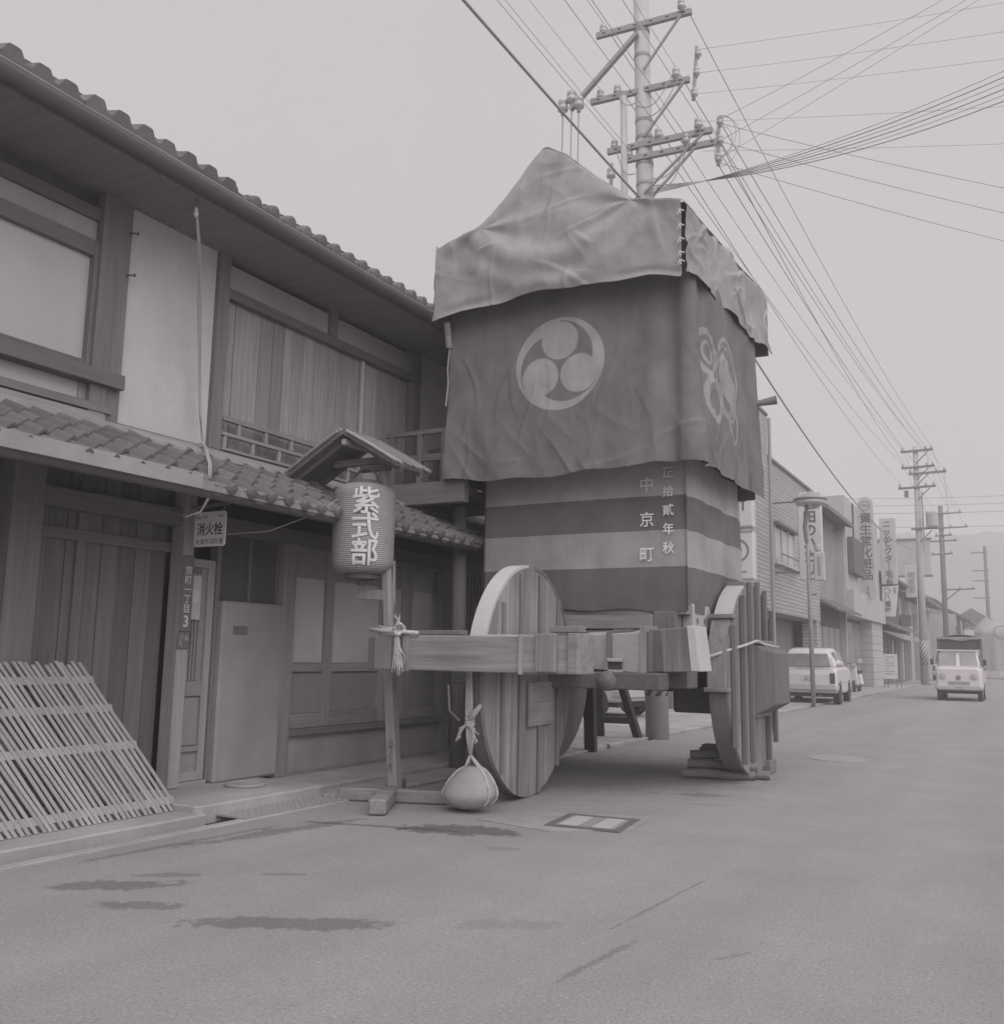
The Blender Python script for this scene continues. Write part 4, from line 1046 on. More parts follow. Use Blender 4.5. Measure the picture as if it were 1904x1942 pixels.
# ---- stone weight hung from the front beam
ST = thing('stone_weight', (-3.77, 6.42, .02), 'smooth grey boulder slung in rope below the float front beam', 'stone')
m = MB(); nu, nv = 36, 24
def shw(z):
    return .225*(math.sqrt(max(0, 1-z*z))**.75)*(1-.42*max(0, z+.35)/1.35)
def stone(u, w):
    th = 2*math.pi*u; ph = math.pi*w; z = -math.cos(ph)
    wd = shw(z)
    x = wd*math.cos(th)*(1+.06*fn(math.cos(th), z, 2)); y = wd*.8*math.sin(th)*(1+.06*fn(math.sin(th), z, 5))
    return (-3.765+x+.02*z, 6.42+y, .175+(.155 if z < 0 else .165)*z)
m.grid(stone, nu, nv); m.build('boulder', 'stone', ST, smooth=True)
def arc(sx, sy):
    pts = []
    for k in range(11):
        w = k/10; p = stone(.5 if sx < 0 else 0.0, .16+.84*0) if False else None
        zz = .05+.285*w; q_ = (zz-.175)/(.155 if zz < .175 else .165); e = shw(max(-1, min(1, q_)))
        pts.append((-3.765+.02*q_+sx*(e*.9+.012), 6.42+sy*(e*.62+.006), zz))
    pts.append((-3.757, 6.4, .42)); return pts
for sx, sy in ((-1, -.4), (1, -.4), (-1, .5), (1, .5)): MB().tube(arc(sx, sy), .011, 7).build('sling_rope', 'rope', ST, smooth=True)
for dx in (-.022, 0, .022): MB().tube([(-3.757, 6.4, .42), (-3.757+dx, 6.39, .55), (-3.765+dx, 6.38, .75), (-3.77+dx*.6, 6.375, 1.05)], .013, 7).build('hanging_rope', 'rope', ST, smooth=True)
for k in range(4):
    MB().tube([(-3.76+.03*math.cos(t_+k), 6.385+.03*math.sin(t_+k), .645+.014*k+.01*math.sin(2*t_)) for t_ in [j*.7 for j in range(10)]], .012, 6).build('knot', 'rope', ST, smooth=True)
MB().tube([(-3.76, 6.37, .67), (-3.7, 6.35, .74), (-3.64, 6.34, .80)], [.02, .024, .014], 8).build('rope_tail', 'rope', ST, smooth=True)
for i in range(18):
    s = -1 if i % 2 else 1
    MB().tube([(-3.76, 6.36, .66), (-3.76+s*random.uniform(.03, .07), 6.35, .62), (-3.76+s*random.uniform(.05, .11), 6.35, random.uniform(.5, .6))], [.006, .005, .003], 4, cap=False).build('fibre', 'rope', ST)

# ---- chock logs at the rear wheel
spec = [((-3.08, 9.42, .045), (-2.42, 9.62, .045), .045, 'split log lying lowest under the wheel chocks, nearest the road'),
        ((-3.06, 9.56, .05), (-2.3, 9.74, .045), .045, 'longer log lying behind the lowest log of the wheel chock pile'),
        ((-3.05, 9.5, .135), (-2.4, 9.66, .13), .045, 'round log with pale knot resting on the two lowest chock logs'),
        ((-3.04, 9.56, .215), (-2.44, 9.68, .235), .045, 'topmost dark log wedged right under the wheel rim')]
for a, b, r, lab in spec:
    t = thing('log', ((a[0]+b[0])/2, (a[1]+b[1])/2, 0), lab, 'log', 'logs chocking the rear wheel')
    A0, B0 = Vector(a), Vector(b)
    MB().tube([A0, A0.lerp(B0, .3)+Vector((0, .008, .006)), A0.lerp(B0, .7)-Vector((0, .006, .004)), B0], [r, r*1.06, r*.98, r*1.02], 12).build('trunk', 'log', t)
    for e, s in ((A0, -1), (B0, 1)):
        d = (B0-A0).normalized()*s; MB().tube([e+d*.0005, e+d*.004], r*.9, 12).build('cut_end', 'log_end', t)
bl = thing('chock_blocks', (-2.85, 9.8, 0), 'small stack of dark wood offcuts jammed behind the chock logs', 'wood blocks')
for i in range(2): bx('block', 'log', bl, -2.98+.025*i, -2.66, 9.66, 9.82, .26+.028*i, .286+.028*i, bevel=.003)
bx('block', 'log', bl, -2.74, -2.4, 10.25, 10.5, 0, .14, bevel=.01)

# ---- black trestle behind the float
T = thing('trestle', (-5.0, 12.6, 0), 'black wooden trestle with two rungs standing behind the float', 'trestle')
MB().bar((-4.84, 11.2, 0), (-4.87, 11.2, 1.2), .14, .1).build('leg', 'black', T, bevel=.006)
for a, b in (((-5.55, 13.2, 0), (-5.32, 12.5, 1.35)), ((-5.0, 13.3, 0), (-5.17, 12.6, 1.35))):
    MB().bar(a, b, .12, .08).build('leg', 'black', T, bevel=.006)
for z, y in ((.27, 13.07), (.86, 12.78)):
    MB().bar((-5.5+z*.17, y, z), (-5.02-z*.12, y+.05, z), .06, .09).build('rung', 'black', T, bevel=.006)
MB().bar((-4.86, 11.2, 1.2), (-5.25, 12.55, 1.25), .09, .09).build('top_beam', 'black', T, bevel=.006)

# ---- sign board by the lattice
sb = thing('ring_sign', (-5.6, 9.6, 0), 'white sign board with dark ring mark behind the support pole', 'sign')
bx('board', 'sign_grey', sb, -5.62, -5.38, 9.6, 9.62, .55, 1.75)
MB().lathe((-5.5, 9.599, 1.12), [(.17, 0), (.17, -.003), (.115, -.003), (.115, 0)], 28, axis='y', cap=False).build('ring', 'ink_mid', sb)
text('lettering', '式典', .1, (-5.5, 9.597, 1.62), 'ink_mid', sb)
bx('leg', 'mid_wood_z', sb, -5.6, -5.56, 9.62, 9.65, .03, .6); bx('leg', 'mid_wood_z', sb, -5.44, -5.4, 9.62, 9.65, .03, .6)
for i, (z, s) in enumerate(((.88, .16), (.62, .11))):
    bx('label_card', 'sign_white' if i else 'sign_grey', sb, -5.35+.0*i, -5.13+.02*i, 9.56, 9.57, z, z+s)
# ================================================================ UTILITY POLES AND WIRES
def tapered(name, mat, parent, x, y, z0, z1, r0, r1, lean=(0, 0)):
    return MB().tube([(x, y, z0), (x+lean[0]*.5, y+lean[1]*.5, (z0+z1)/2), (x+lean[0], y+lean[1], z1)], [r0, (r0+r1)/2, r1], 24).build(name, mat, parent, smooth=True)
def insulator(parent, x, y, z, s=1.0, name='insulator'):
    return MB().lathe((x, y, z), [(.02*s, -.04*s), (.02*s, 0), (.055*s, .015*s), (.055*s, .06*s), (.035*s, .065*s), (.05*s, .08*s), (.05*s, .12*s), (.02*s, .14*s)], 12).build(name, 'porcelain', parent, smooth=True)
def crossarm(parent, x0, x1, y, z, tilt=0.0, s=.09, mat='steel'):
    o = MB().bar((x0, y, z), (x1, y+tilt, z), s*.8, s).build('crossarm', mat, parent)
    n = 6
    for i in range(n):
        t = (i+.5)/n; xx = x0+(x1-x0)*t; yy = y+tilt*t
        bx('bolt_slot', 'black', o, xx-.03, xx+.03, yy-s*.42, yy-s*.405, z-.012, z+.012)
    return o
P1 = thing('utility_pole', (-4.82, 13.6, 0), 'concrete utility pole with hazard stripes at foot rising behind the float', 'utility pole', 'utility poles along the street')
tapered('shaft', 'pole_conc', P1, -4.82, 13.6, 0, 13.2, .172, .118, (-.22, 0))
hz = MB().lathe(LOC[P1.name], [(.176, 0), (.174, .6)], 32).build('hazard_band', 'hazard', P1, smooth=True)
hz.location = Vector((-4.832, 13.6, .62)) - LOC[P1.name]
bx('hazard_panel', 'pole_conc', P1, -4.99, -4.85, 13.42, 13.6, .3, 1.2) if False else None
for z, x0, x1 in ((11.45, -5.75, -4.15), (10.28, -5.85, -4.2), (9.32, -5.55, -3.85), (9.1, -5.3, -3.72)):
    crossarm(P1, x0, x1, 13.45, z, .12)
for z, x in ((10.28, -4.25), (9.32, -3.95), (9.1, -4.1), (11.45, -4.3)):
    MB().bar((-4.92, 13.45, z-.85), (x, 13.5, z-.04), .04, .03).build('brace', 'steel', P1)
for z, xs in ((11.5, (-5.65, -4.3)), (10.33, (-5.7, -5.4, -4.4)), (9.37, (-5.45, -4.7, -4.05)), (9.16, (-4.25, -5.2))):
    for x in xs: insulator(P1, x, 13.5, z, 1.15)
MB().bar((-5.02, 13.42, 11.25), (-6.15, 13.3, 10.15), .09, .06).build('stay_arm', 'steel', P1)
for dx, dz in ((-.14, .0), (.02, .12), (.15, -.02)): insulator(P1, -6.15+dx, 13.3, 10.15+dz, 1.6)
for x in (-6.29, -6.13, -6.0): MB().tube([(x, 13.3, 10.15), (x+.01, 13.25, 9.2), (x+.03, 13.3, 7.6)], .012, 5).build('down_lead', 'wire', P1)
for x, z in ((-3.72, 9.36), (-3.72, 9.05), (-3.75, 8.75), (-4.05, 10.62), (-4.08, 10.3), (-4.12, 9.95)):
    insulator(P1, x, 13.55, z, 1.0)
MB().tube([(-3.74, 13.56, 9.5), (-3.76, 13.56, 8.7)], .03, 8).build('insulator_rack', 'steel', P1)
MB().tube([(-4.07, 13.56, 10.8), (-4.14, 13.56, 9.9)], .03, 8).build('insulator_rack', 'steel', P1)
MB().tube([(-5.48, 13.45, 9.1), (-5.5, 13.45, 8.4)], .03, 8).build('insulator_rack', 'steel', P1); insulator(P1, -5.5, 13.45, 8.4, 1.3); insulator(P1, -5.49, 13.45, 8.85, 1.3)
MB().tube([(-5.22, 13.42, 5), (-5.26, 13.42, 10.2)], .055, 12).build('conduit', 'pole_conc', P1, smooth=True)
for z in (8.35, 8.65, 9.0, 9.45, 10.9, 9.75, 11.35):
    xx = -4.82-.22*z/13.2; rr = .172-.054*z/13.2+.008
    MB().lathe((xx, 13.6, z), [(rr, 0), (rr, .05)], 24).build('strap', 'steel', P1)
bx('foot_step', 'steel', P1, -4.85, -4.62, 13.48, 13.55, 8.05, 8.2)
# slack jumpers round the arms
for a, b, sag in (((-5.45, 13.5, 9.5), (-5.02, 13.3, 8.75), .25), ((-4.05, 13.5, 9.5), (-4.75, 13.3, 8.6), .35), ((-4.4, 13.5, 10.5), (-5.0, 13.3, 9.9), .3), ((-3.74, 13.5, 9.35), (-3.78, 13.45, 8.75), .0), ((-5.4, 13.4, 10.4), (-5.0, 13.35, 10.0), .2), ((-4.3, 13.4, 10.3), (-4.9, 13.35, 9.7), .25), ((-4.2, 13.45, 9.1), (-4.7, 13.4, 8.5), .3)):
    a, b = Vector(a), Vector(b)
    MB().tube([a.lerp(b, k/8)-Vector((0, .05*math.sin(math.pi*k/8), sag*math.sin(math.pi*k/8))) for k in range(9)], .009, 5).build('jumper', 'wire', P1)
for i in range(3):      # loose loops on the right of the arms
    cx, cz, r = -3.62+.03*i, 9.05+.1*(i % 2), .2+.06*i
    MB().tube([(-3.72+r*1.0*math.sin(R(a)), 13.5, cz+r*1.3*math.cos(R(a))) for a in range(0, 181, 20)], .005, 4).build('jumper', 'wire', P1)

P2 = thing('utility_pole', (-4.72, 55, 0), 'concrete utility pole with transformer and hazard stripes down the street', 'utility pole', 'utility poles along the street')
tapered('shaft', 'pole_conc', P2, -4.80, 55, 0, 12.75, .21, .13, (.08, 0))
hz = MB().lathe(LOC[P2.name], [(.205, 0), (.2, 1.3)], 24).build('hazard_band', 'hazard', P2, smooth=True); hz.location = Vector((-4.79, 55, 1.0))-LOC[P2.name]
for z, x0, x1 in ((12.45, -5.45, -3.85), (11.55, -5.45, -3.8), (11.2, -5.1, -3.25), (10.45, -5.65, -3.8), (8.2, -5.1, -3.75)):
    MB().bar((x0, 54.8, z), (x1, 54.9, z+.05), .1, .11).build('crossarm', 'steel_dk', P2)
    for x in (x0+.08, (x0+x1)/2+.45, x1-.08):
        if z != 8.2: insulator(P2, x, 54.85, z+.08, 1.3)
for z in (12.4, 11.5, 11.2, 10.4, 8.1): MB().bar((-4.7, 54.85, z-.6), (-4.1, 54.85, z), .05, .05).build('brace', 'steel_dk', P2)
MB().lathe((-4.05, 54.7, 8.28), [(.28, 0), (.3, .03), (.3, .72), (.26, .8), (.1, .82)], 20).build('transformer', 'pole_conc', P2, smooth=False)
bx('junction_box', 'steel_dk', P2, -5.35, -5.15, 54.7, 54.85, 9.95, 10.3)
MB().tube([(-4.5, 54.8, 7), (-4.5, 54.8, 10.2)], .04, 8).build('conduit', 'steel', P2)
P3 = thing('utility_pole', (-5.0, 75, 0), 'dark wooden utility pole with several crossarms beyond the concrete pole', 'utility pole', 'utility poles along the street')
tapered('shaft', 'pole_wood', P3, -5.02, 75, 0, 12.4, .2, .16, (.06, 0))
for z, x0, x1, yy in ((11.8, -5.4, -3.6, 74.8), (10.75, -5.4, -3.25, 74.8), (10.2, -5.4, -4.3, 74.8), (9.8, -5.9, -4.0, 74.8), (8.85, -5.7, -4.3, 74.8), (6.3, -4.9, -3.0, 74.8)):
    MB().bar((x0, yy, z), (x1, yy+.2, z+.06), .1, .1).build('crossarm', 'pole_wood', P3)
    for x in (x0+.1, (x0+x1)/2, x1-.1): insulator(P3, x, yy, z+.08, 1.2)
MB().bar((-4.85, 74.9, 5.6), (-4.0, 74.9, 6.3), .08, .08).build('brace', 'pole_wood', P3)
P4 = thing('utility_pole', (-4.5, 105, 0), 'distant pale utility pole at the far end of the street', 'utility pole', 'utility poles along the street')
tapered('shaft', 'pole_wood', P4, -3.15, 105, 0, 12.6, .2, .15)
for z in (12, 10.2, 9.2, 7.5): MB().bar((-4.4, 104.9, z), (-2.9, 104.9, z), .1, .1).build('crossarm', 'pole_wood', P4)

def wire(a, b, sag, r, label, group, mat='wire', n=26):
    a, b = Vector(a), Vector(b)
    pts = [a.lerp(b, k/n)-Vector((0, 0, 4*sag*(k/n)*(1-k/n))) for k in range(n+1)]
    o = MB().tube(pts, r, 5).build('overhead_wire', mat, None, smooth=True)
    tag(o, label, 'wire', group); return o
g1 = 'power lines along the street'; ARM = lambda z: 'top' if z > 11 else ('middle' if z > 10 else 'lower')
for x, z, r in ((-5.45, 9.55, .005), (-4.7, 9.55, .005), (-4.05, 9.55, .005), (-5.65, 11.7, .0045), (-4.3, 11.7, .0045), (-5.7, 10.5, .004), (-4.4, 10.5, .004), (-4.25, 9.3, .005), (-5.2, 9.3, .004)):
    wire((x, 13.5, z), (x+.35+random.uniform(-.1, .1), -22, z+.2), .55, r, 'power line from the %s crossarms of the near pole passing over the house' % ARM(z), g1)
ends = [(-5.37, 54.85, 12.7), (-3.93, 54.85, 12.7), (-5.37, 54.85, 11.8), (-3.88, 54.85, 11.8), (-4.3, 54.85, 12.6), (-3.35, 54.85, 11.45), (-5.0, 54.85, 11.45), (-5.5, 54.85, 10.7), (-3.9, 54.85, 10.7)]
st = [(-5.65, 13.5, 11.7), (-4.3, 13.5, 11.7), (-5.4, 13.5, 10.5), (-4.4, 13.5, 10.5), (-4.05, 13.5, 9.55), (-3.74, 13.56, 9.45), (-3.74, 13.56, 9.1), (-4.7, 13.5, 9.55), (-3.78, 13.56, 8.75)]
for a, b in zip(st, ends): wire(a, b, .5, .0075, 'power line from the near pole %s crossarms to the transformer pole' % ARM(a[2]), 'power lines to the transformer pole')
for a, b in zip(ends, [(-5.3, 74.9, 12), (-3.7, 74.9, 12), (-5.3, 74.9, 11), (-3.4, 74.9, 11), (-4.3, 74.9, 12), (-4.4, 74.9, 10.4), (-5.3, 74.9, 10.4)]):
    wire(a, b, .35, .009, 'distant power line beyond the transformer pole', 'far power lines')
wire((-4.6, 13.5, 8.1), (-5.2, 55.0, 7.2), 1.1, .02, 'thick twisted cable sagging from the near pole along the shop fronts', 'telephone cables along the shops')
wire((-5.0, 13.5, 8.4), (-4.6, -22, 8.9), .6, .016, 'thick twin cable passing close over the house roof', 'cables over the house roof')
wire((-5.06, 13.5, 8.46), (-4.7, -22, 9.0), .6, .009, 'thick twin cable passing close over the house roof', 'cables over the house roof')
# wires crossing the street to the right-hand side
xr = [((-3.74, 13.56, 9.45), (7.0, 11.5, 11.9), .25, .004), ((-3.74, 13.56, 9.1), (7.0, 12.5, 12.6), .2, .004), ((-3.76, 13.56, 8.8), (7.0, 14.0, 13.6), .1, .004),
      ((-4.07, 13.56, 10.75), (9.0, 17.5, 11.9), .2, .0035), ((-4.1, 13.56, 10.35), (9.0, 17.5, 11.3), .2, .0035), ((-4.13, 13.56, 10.0), (9.0, 17.5, 10.7), .2, .0035), ((-4.0, 13.56, 9.5), (9.0, 18.5, 9.9), .2, .0035), ((-4.0, 13.56, 9.0), (9.0, 19, 9.2), .15, .0035),
      ((-3.74, 13.56, 9.4), (9.0, 23, 8.2), .35, .0055), ((-3.74, 13.56, 9.1), (9.0, 24, 7.9), .35, .0055), ((-3.76, 13.56, 8.75), (9.0, 25, 7.5), .35, .0055)]
for i, (a, b, s, r) in enumerate(xr): wire(a, b, s, r, ('thin wire climbing steeply across the street from the near pole', 'thin nearly level wire crossing the street from the near pole', 'thin wire dropping across the street from the near pole')[(i > 2)+(i > 7)], 'thin wires crossing the street', 'wire_thin')
for k in range(6):
    wire((-4.85, 13.45, 8.42+.03*k), (7.0, 12.0+.1*k, 11.0+.03*k), .85+.09*k, .008 if k % 2 else .005, 'bundled cable sagging across the street from the near pole', 'cable bundle crossing the street')
for z, y in ((8.9, 52), (9.6, 54), (10.3, 56), (8.3, 53)):
    wire((-9, y, z), (12, y+1.5, z+.15), .35, .014, 'far wire crossing the street by the transformer pole', 'far wires crossing the street', 'wire_thin')
for z in (7.6, 7.15): wire((-12, 20, z+1.2), (-4.95, 13.7, z+1.15), .25, .009, 'thin wire running from the near pole behind the house roof', 'wires behind the house roof', 'wire_thin')

# ================================================================ BUILDINGS DOWN THE STREET
X = -6.2
def wbox(name, mat, root, y0, y1, z0, z1, d=0.0, t=.2, bevel=0):
    return bx(name, mat, root, X-t+d, X+d, y0, y1, z0, z1, bevel=bevel)
B1 = thing('brick_building', (X, 28, 0), 'two storey building faced in pale brick above dark recessed shutters', 'building')
bx('wall', 'bricks', B1, -16, X, 26.4, 34.2, 2.56, 6.85)
bx('wall', 'bricks', B1, -16, X+.12, 21.0, 26.395, 2.56, 7.95)
bx('roof_edge', 'steel_dk', B1, -16.1, X+.06, 26.4, 34.25, 6.851, 6.93)
bx('roof_edge', 'steel_dk', B1, -16.1, X+.16, 20.95, 26.39, 7.951, 8.03)
bx('soffit', 'far_grey', B1, X-1.0, X+.01, 21, 34.2, 2.5, 2.558)
bx('inner_wall', 'far_dark', B1, -16, X-.9, 21, 34.2, 0, 2.5)
for i in range(9): bx('shutter', 'shutter', B1, X-.9, X-.86, 21.3+i*1.42, 22.65+i*1.42, .03, 2.45, bevel=.005)
bx('pillar', 'bricks', B1, X-.5, X-.02, 33.6, 34.2, .03, 2.5)
w1 = wbox('window', 'void', B1, 27.45, 30.1, 3.98, 5.02, .005, .03)
for i in range(3):
    wbox('pane', 'frost', w1, 27.5+i*.87, 28.3+i*.87, 4.03, 4.97, .012, .01)
for i in range(4): wbox('frame', 'paint_dull', w1, 27.43+i*.87, 27.51+i*.87, 3.98, 5.02, .05, .06)
wbox('window_head', 'steel_dk', w1, 27.3, 30.25, 5.021, 5.1, .2, .2)
wbox('window_sill', 'paint_dull', w1, 27.35, 30.2, 3.88, 3.975, .12, .12)
for z in (4.15, 3.82): MB().tube([(X+.25, 27.35, z), (X+.25, 30.3, z)], .02, 6).build('guard_rail', 'steel_dk', w1)
for y in (27.4, 28.8, 30.25): MB().bar((X+.02, y, 3.82), (X+.25, y, 3.82), .03).build('rail_bracket', 'steel_dk', w1)
MB().tube([(X+.18, 26.42, 0), (X+.18, 26.42, 7.9)], .05, 10).build('drain_pipe', 'steel', B1)
MB().tube([(X-.1, 34.1, 0), (X-.1, 34.1, 2.5)], .06, 10).build('drain_pipe', 'steel', B1)
for nm, z0, z1, s, lab in (('所', 4.15, 5.3, .42, 'upper white box sign on the brick front, one character showing'), ('カー', 2.95, 4.08, .2, 'lower white box sign with round mark on the brick front')):
    b = thing('box_sign', (-5.7, 21.6, z0), lab, 'sign')
    bx('box', 'sign_white', b, -6.07, -5.32, 21.5, 21.8, z0, z1, bevel=.02)
    for x0, x1, a, c in ((-6.07, -5.32, z0, z0+.04), (-6.07, -5.32, z1-.04, z1)): bx('trim', 'steel', b, x0, x1, 21.48, 21.499, a, c)
    text('lettering', nm, s, (-5.66, 21.485, (z0+z1)/2 - (0 if s > .3 else .38)), 'ink', b, bold=.002)
    if s < .3:
        MB().lathe((-5.68, 21.498, 3.62), [(.27, 0), (.27, -.006), (.22, -.006), (.22, 0)], 30, axis='y', cap=False).build('round_mark', 'ink_mid', b)
        MB().lathe((-5.68, 21.498, 3.62), [(.1, 0), (.1, -.006), (.02, -.006)], 24, axis='y').build('round_mark', 'ink_mid', b)
# long hanging sign of the scale shop
sg = thing('hanging_sign', (-4.9, 27.2, 3.3), 'tall white hanging sign with black characters projecting from brick front', 'sign')
bx('panel', 'sign_white', sg, -5.46, -4.82, 27.2, 27.35, 3.38, 5.85, bevel=.02)
text('lettering', vert('世田のハカリ'), .37, (-5.14, 27.19, 4.6), 'ink', sg, bold=.008, line=1.0)
for z in (3.6, 5.6): MB().bar((X, 27.27, z), (-5.46, 27.27, z), .04).build('arm', 'steel_dk', sg)

# street lamp in front of it
LP = thing('street_lamp', (-4.84, 25.3, 0), 'slim street lamp with wide round shade and small box sign', 'street lamp')
MB().tube([(-4.82, 25.3, 0), (-4.84, 25.3, 2.8), (-4.85, 25.3, 5.35)], [.06, .055, .045], 12).build('post', 'steel', LP, smooth=True)
MB().lathe((-4.75, 25.3, 5.3), [(.42, 0), (.44, .03), (.2, .13), (.08, .17), (.06, .24)], 28).build('shade', 'steel', LP, smooth=True)
MB().lathe((-4.6, 25.3, 5.08), [(.05, 0), (.1, .06), (.1, .16), (.05, .2)], 16).build('bulb', 'porcelain', LP, smooth=True)
MB().lathe((-4.75, 25.3, 5.18), [(.36, 0), (.4, .1)], 28).build('skirt', 'porcelain', LP, smooth=True)
bx('box_sign', 'sign_grey', LP, -4.70, -4.44, 25.22, 25.4, 3.2, 3.92, bevel=.02)
text('lettering', vert('京町通商店街'), .085, (-4.57, 25.21, 3.56), 'ink_mid', LP, line=.95)
MB().lathe((-4.6, 25.3, 3.95), [(.06, 0), (.09, .05), (.09, .14), (.05, .18)], 14).build('top_lamp', 'porcelain', LP)
for z in (3.85, 3.25, 2.85): MB().bar((-4.84, 25.3, z), (-4.66, 25.3, z), .03).build('bracket', 'steel_dk', LP)
MB().tube([(-4.86, 25.26, 4.2), (-4.9, 25.24, 4.6), (-4.84, 25.24, 5.0)], .05, 8).build('cable_box', 'steel_dk', LP)

B2 = thing('plaster_house', (X, 37, 0), 'tall narrow old house with bare plaster gable front and dark eaves', 'house')
bx('wall', 'far_grey', B2, -14, X-.35, 34.3, 40.0, 3.1, 6.6)
bx('wing_wall', 'far_wall', B2, -14, X-.05, 39.9, 40.1, 0, 6.4)
MB().hexa([(X+.35, 34.25, 6.45), (-12, 34.25, 8.2), (-12, 40.1, 8.2), (X+.35, 40.1, 6.45), (X+.35, 34.25, 6.6), (-12, 34.25, 8.35), (-12, 40.1, 8.35), (X+.35, 40.1, 6.6)]).build('roof', 'tile', B2)
MB().hexa([(X+.55, 34.3, 2.9), (X-.3, 34.3, 3.35), (X-.3, 39.9, 3.35), (X+.55, 39.9, 2.9), (X+.55, 34.3, 2.98), (X-.3, 34.3, 3.45), (X-.3, 39.9, 3.45), (X+.55, 39.9, 2.98)]).build('pent_roof', 'tile', B2)
bx('shop_front', 'far_dark', B2, -14, X-.3, 34.4, 39.9, 0, 3.1)
for i in range(4): bx('shop_door', 'frost_dark', B2, X-.3, X-.27, 34.8+i*1.25, 35.9+i*1.25, .1, 2.4)
B3 = thing('cosmetics_shop', (X, 45, 0), 'white flat fronted shop with tiled pillar and shaded display window', 'building')
bx('wall', 'far_wall', B3, -14, X-.02, 40.12, 50.0, 4.0, 7.85)
bx('fascia', 'far_wall', B3, -14, X+.25, 40.12, 49.6, 2.95, 4.0)
bx('dark_panel', 'far_dark', B3, X-.01, X+.25, 40.6, 43.2, 4.7, 6.2, bevel=.02)
bx('wall_stripe', 'far_dark', B3, X-.01, X+.03, 42.1, 42.3, 6.2, 7.8)
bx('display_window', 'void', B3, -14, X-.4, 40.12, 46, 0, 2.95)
for i in range(3): bx('glass_pane', 'glass_car', B3, X-.4, X-.37, 40.5+i*1.8, 42.2+i*1.8, .3, 2.8)
for r in range(9):
    for k in range(2):
        bx('tile_block', 'far_wall', B3, X-.4, X+.1, 46.0+k*1.75, 47.72+k*1.75, .03+r*.325, .345+r*.325, bevel=.01)
ss = thing('hanging_sign', (-5.9, 44, 3.8), 'tall rounded pale shop sign with ring crest on the white shop front', 'sign')
m = MB(); pts = []
for a in range(0, 181, 15): pts.append((-5.93+.32*math.cos(R(a)), 43.9, 8.02+.32*math.sin(R(a))))
for a in range(180, 361, 15): pts.append((-5.93+.32*math.cos(R(a)), 43.9, 4.12+.32*math.sin(R(a))))
m.prism(pts, (0, .25, 0)).build('panel', 'sign_grey', ss)
text('lettering', vert('資生堂化粧品'), .5, (-5.93, 43.885, 6.15), 'ink', ss, line=1.0, bold=.006)
text('lettering', vert('上新商店'), .15, (-5.93, 43.885, 4.18), 'ink_mid', ss)
MB().lathe((-5.93, 43.899, 7.95), [(.22, 0), (.22, -.01), (.19, -.01), (.19, 0)], 28, axis='y', cap=False).build('ring_crest', 'ink_mid', ss)
text('crest', '∞', .3, (-5.93, 43.885, 7.95), 'ink_mid', ss)
for z in (4.6, 7.4): MB().bar((X, 44.02, z), (-6.2, 44.0, z), .05).build('arm', 'steel_dk', ss)
s2 = thing('hanging_sign', (-5.7, 50, 4.7), 'tall rectangular wool shop sign with slanted dark characters', 'sign')
bx('panel', 'sign_grey', s2, -6.12, -5.38, 50.0, 50.25, 4.92, 8.2, bevel=.02)
text('lettering', vert('ニッケ'), .38, (-5.78, 49.985, 7.5), 'ink', s2, bold=.006)
text('lettering', vert('ビクタ｜毛糸'), .4, (-5.74, 49.985, 6.0), 'ink', s2, bold=.006, line=.97)
s3 = thing('hanging_sign', (-5.7, 50, 3.2), 'tapered white sign with ring crest below the wool shop sign', 'sign')
MB().prism([(-6.1, 50.0, 4.8), (-5.36, 50.0, 4.86), (-5.55, 50.0, 3.35), (-6.12, 50.0, 3.35)], (0, .2, 0)).build('panel', 'sign_white', s3)
text('lettering', vert('八幡屋'), .33, (-5.88, 49.99, 3.95), 'ink', s3, bold=.004)
text('lettering', vert('呉服'), .15, (-5.53, 49.99, 4.62), 'ink', s3)
MB().lathe((-5.88, 49.999, 4.6), [(.16, 0), (.16, -.01), (.13, -.01), (.13, 0)], 24, axis='y', cap=False).build('ring_crest', 'ink', s3)
B4 = thing('awning_shop', (X, 57, 0), 'dark old wooden shop with tiled eaves and pale cloth awning', 'building')
bx('wall', 'far_dark', B4, -14, X-.3, 50.3, 64, 2.7, 5.4)
MB().hexa([(X+.5, 50.3, 5.3), (-12, 50.3, 7.2), (-12, 64.2, 7.2), (X+.5, 64.2, 5.3), (X+.5, 50.3, 5.45), (-12, 50.3, 7.35), (-12, 64.2, 7.35), (X+.5, 64.2, 5.45)]).build('roof', 'tile', B4)
MB().hexa([(X+.7, 50.3, 2.75), (X-.3, 50.3, 3.2), (X-.3, 64, 3.2), (X+.7, 64, 2.75), (X+.7, 50.3, 2.85), (X-.3, 50.3, 3.3), (X-.3, 64, 3.3), (X+.7, 64, 2.85)]).build('pent_roof', 'tile', B4)
MB().hexa([(X+.95, 50.4, 2.25), (X, 50.4, 2.65), (X, 59, 2.65), (X+.95, 59, 2.25), (X+.95, 50.4, 2.5), (X, 50.4, 2.7), (X, 59, 2.7), (X+.95, 59, 2.5)]).build('awning', 'far_cloth', B4)
bx('shop_front', 'far_dark', B4, -14, X-.25, 50.3, 64, 0, 2.75)
for i in range(8): bx('shop_door', 'shutter' if i % 3 else 'frost', B4, X-.25, X-.2, 50.9+i*1.6, 51.5+i*1.6, .1, 2.3)
for y in (53, 56, 60): bx('window', 'frost_dark', B4, X-.31, X-.27, y, y+1.6, 3.6, 4.9)
bx('air_conditioner', 'steel_dk', B4, X-.2, X+.35, 60.2, 61.0, 3.25, 3.9)
s4 = thing('hanging_sign', (-5.6, 58, 4.6), 'faded white hanging sign beside the transformer pole', 'sign')
bx('panel', 'sign_white', s4, -5.85, -5.2, 58, 58.2, 4.75, 6.55, bevel=.02)
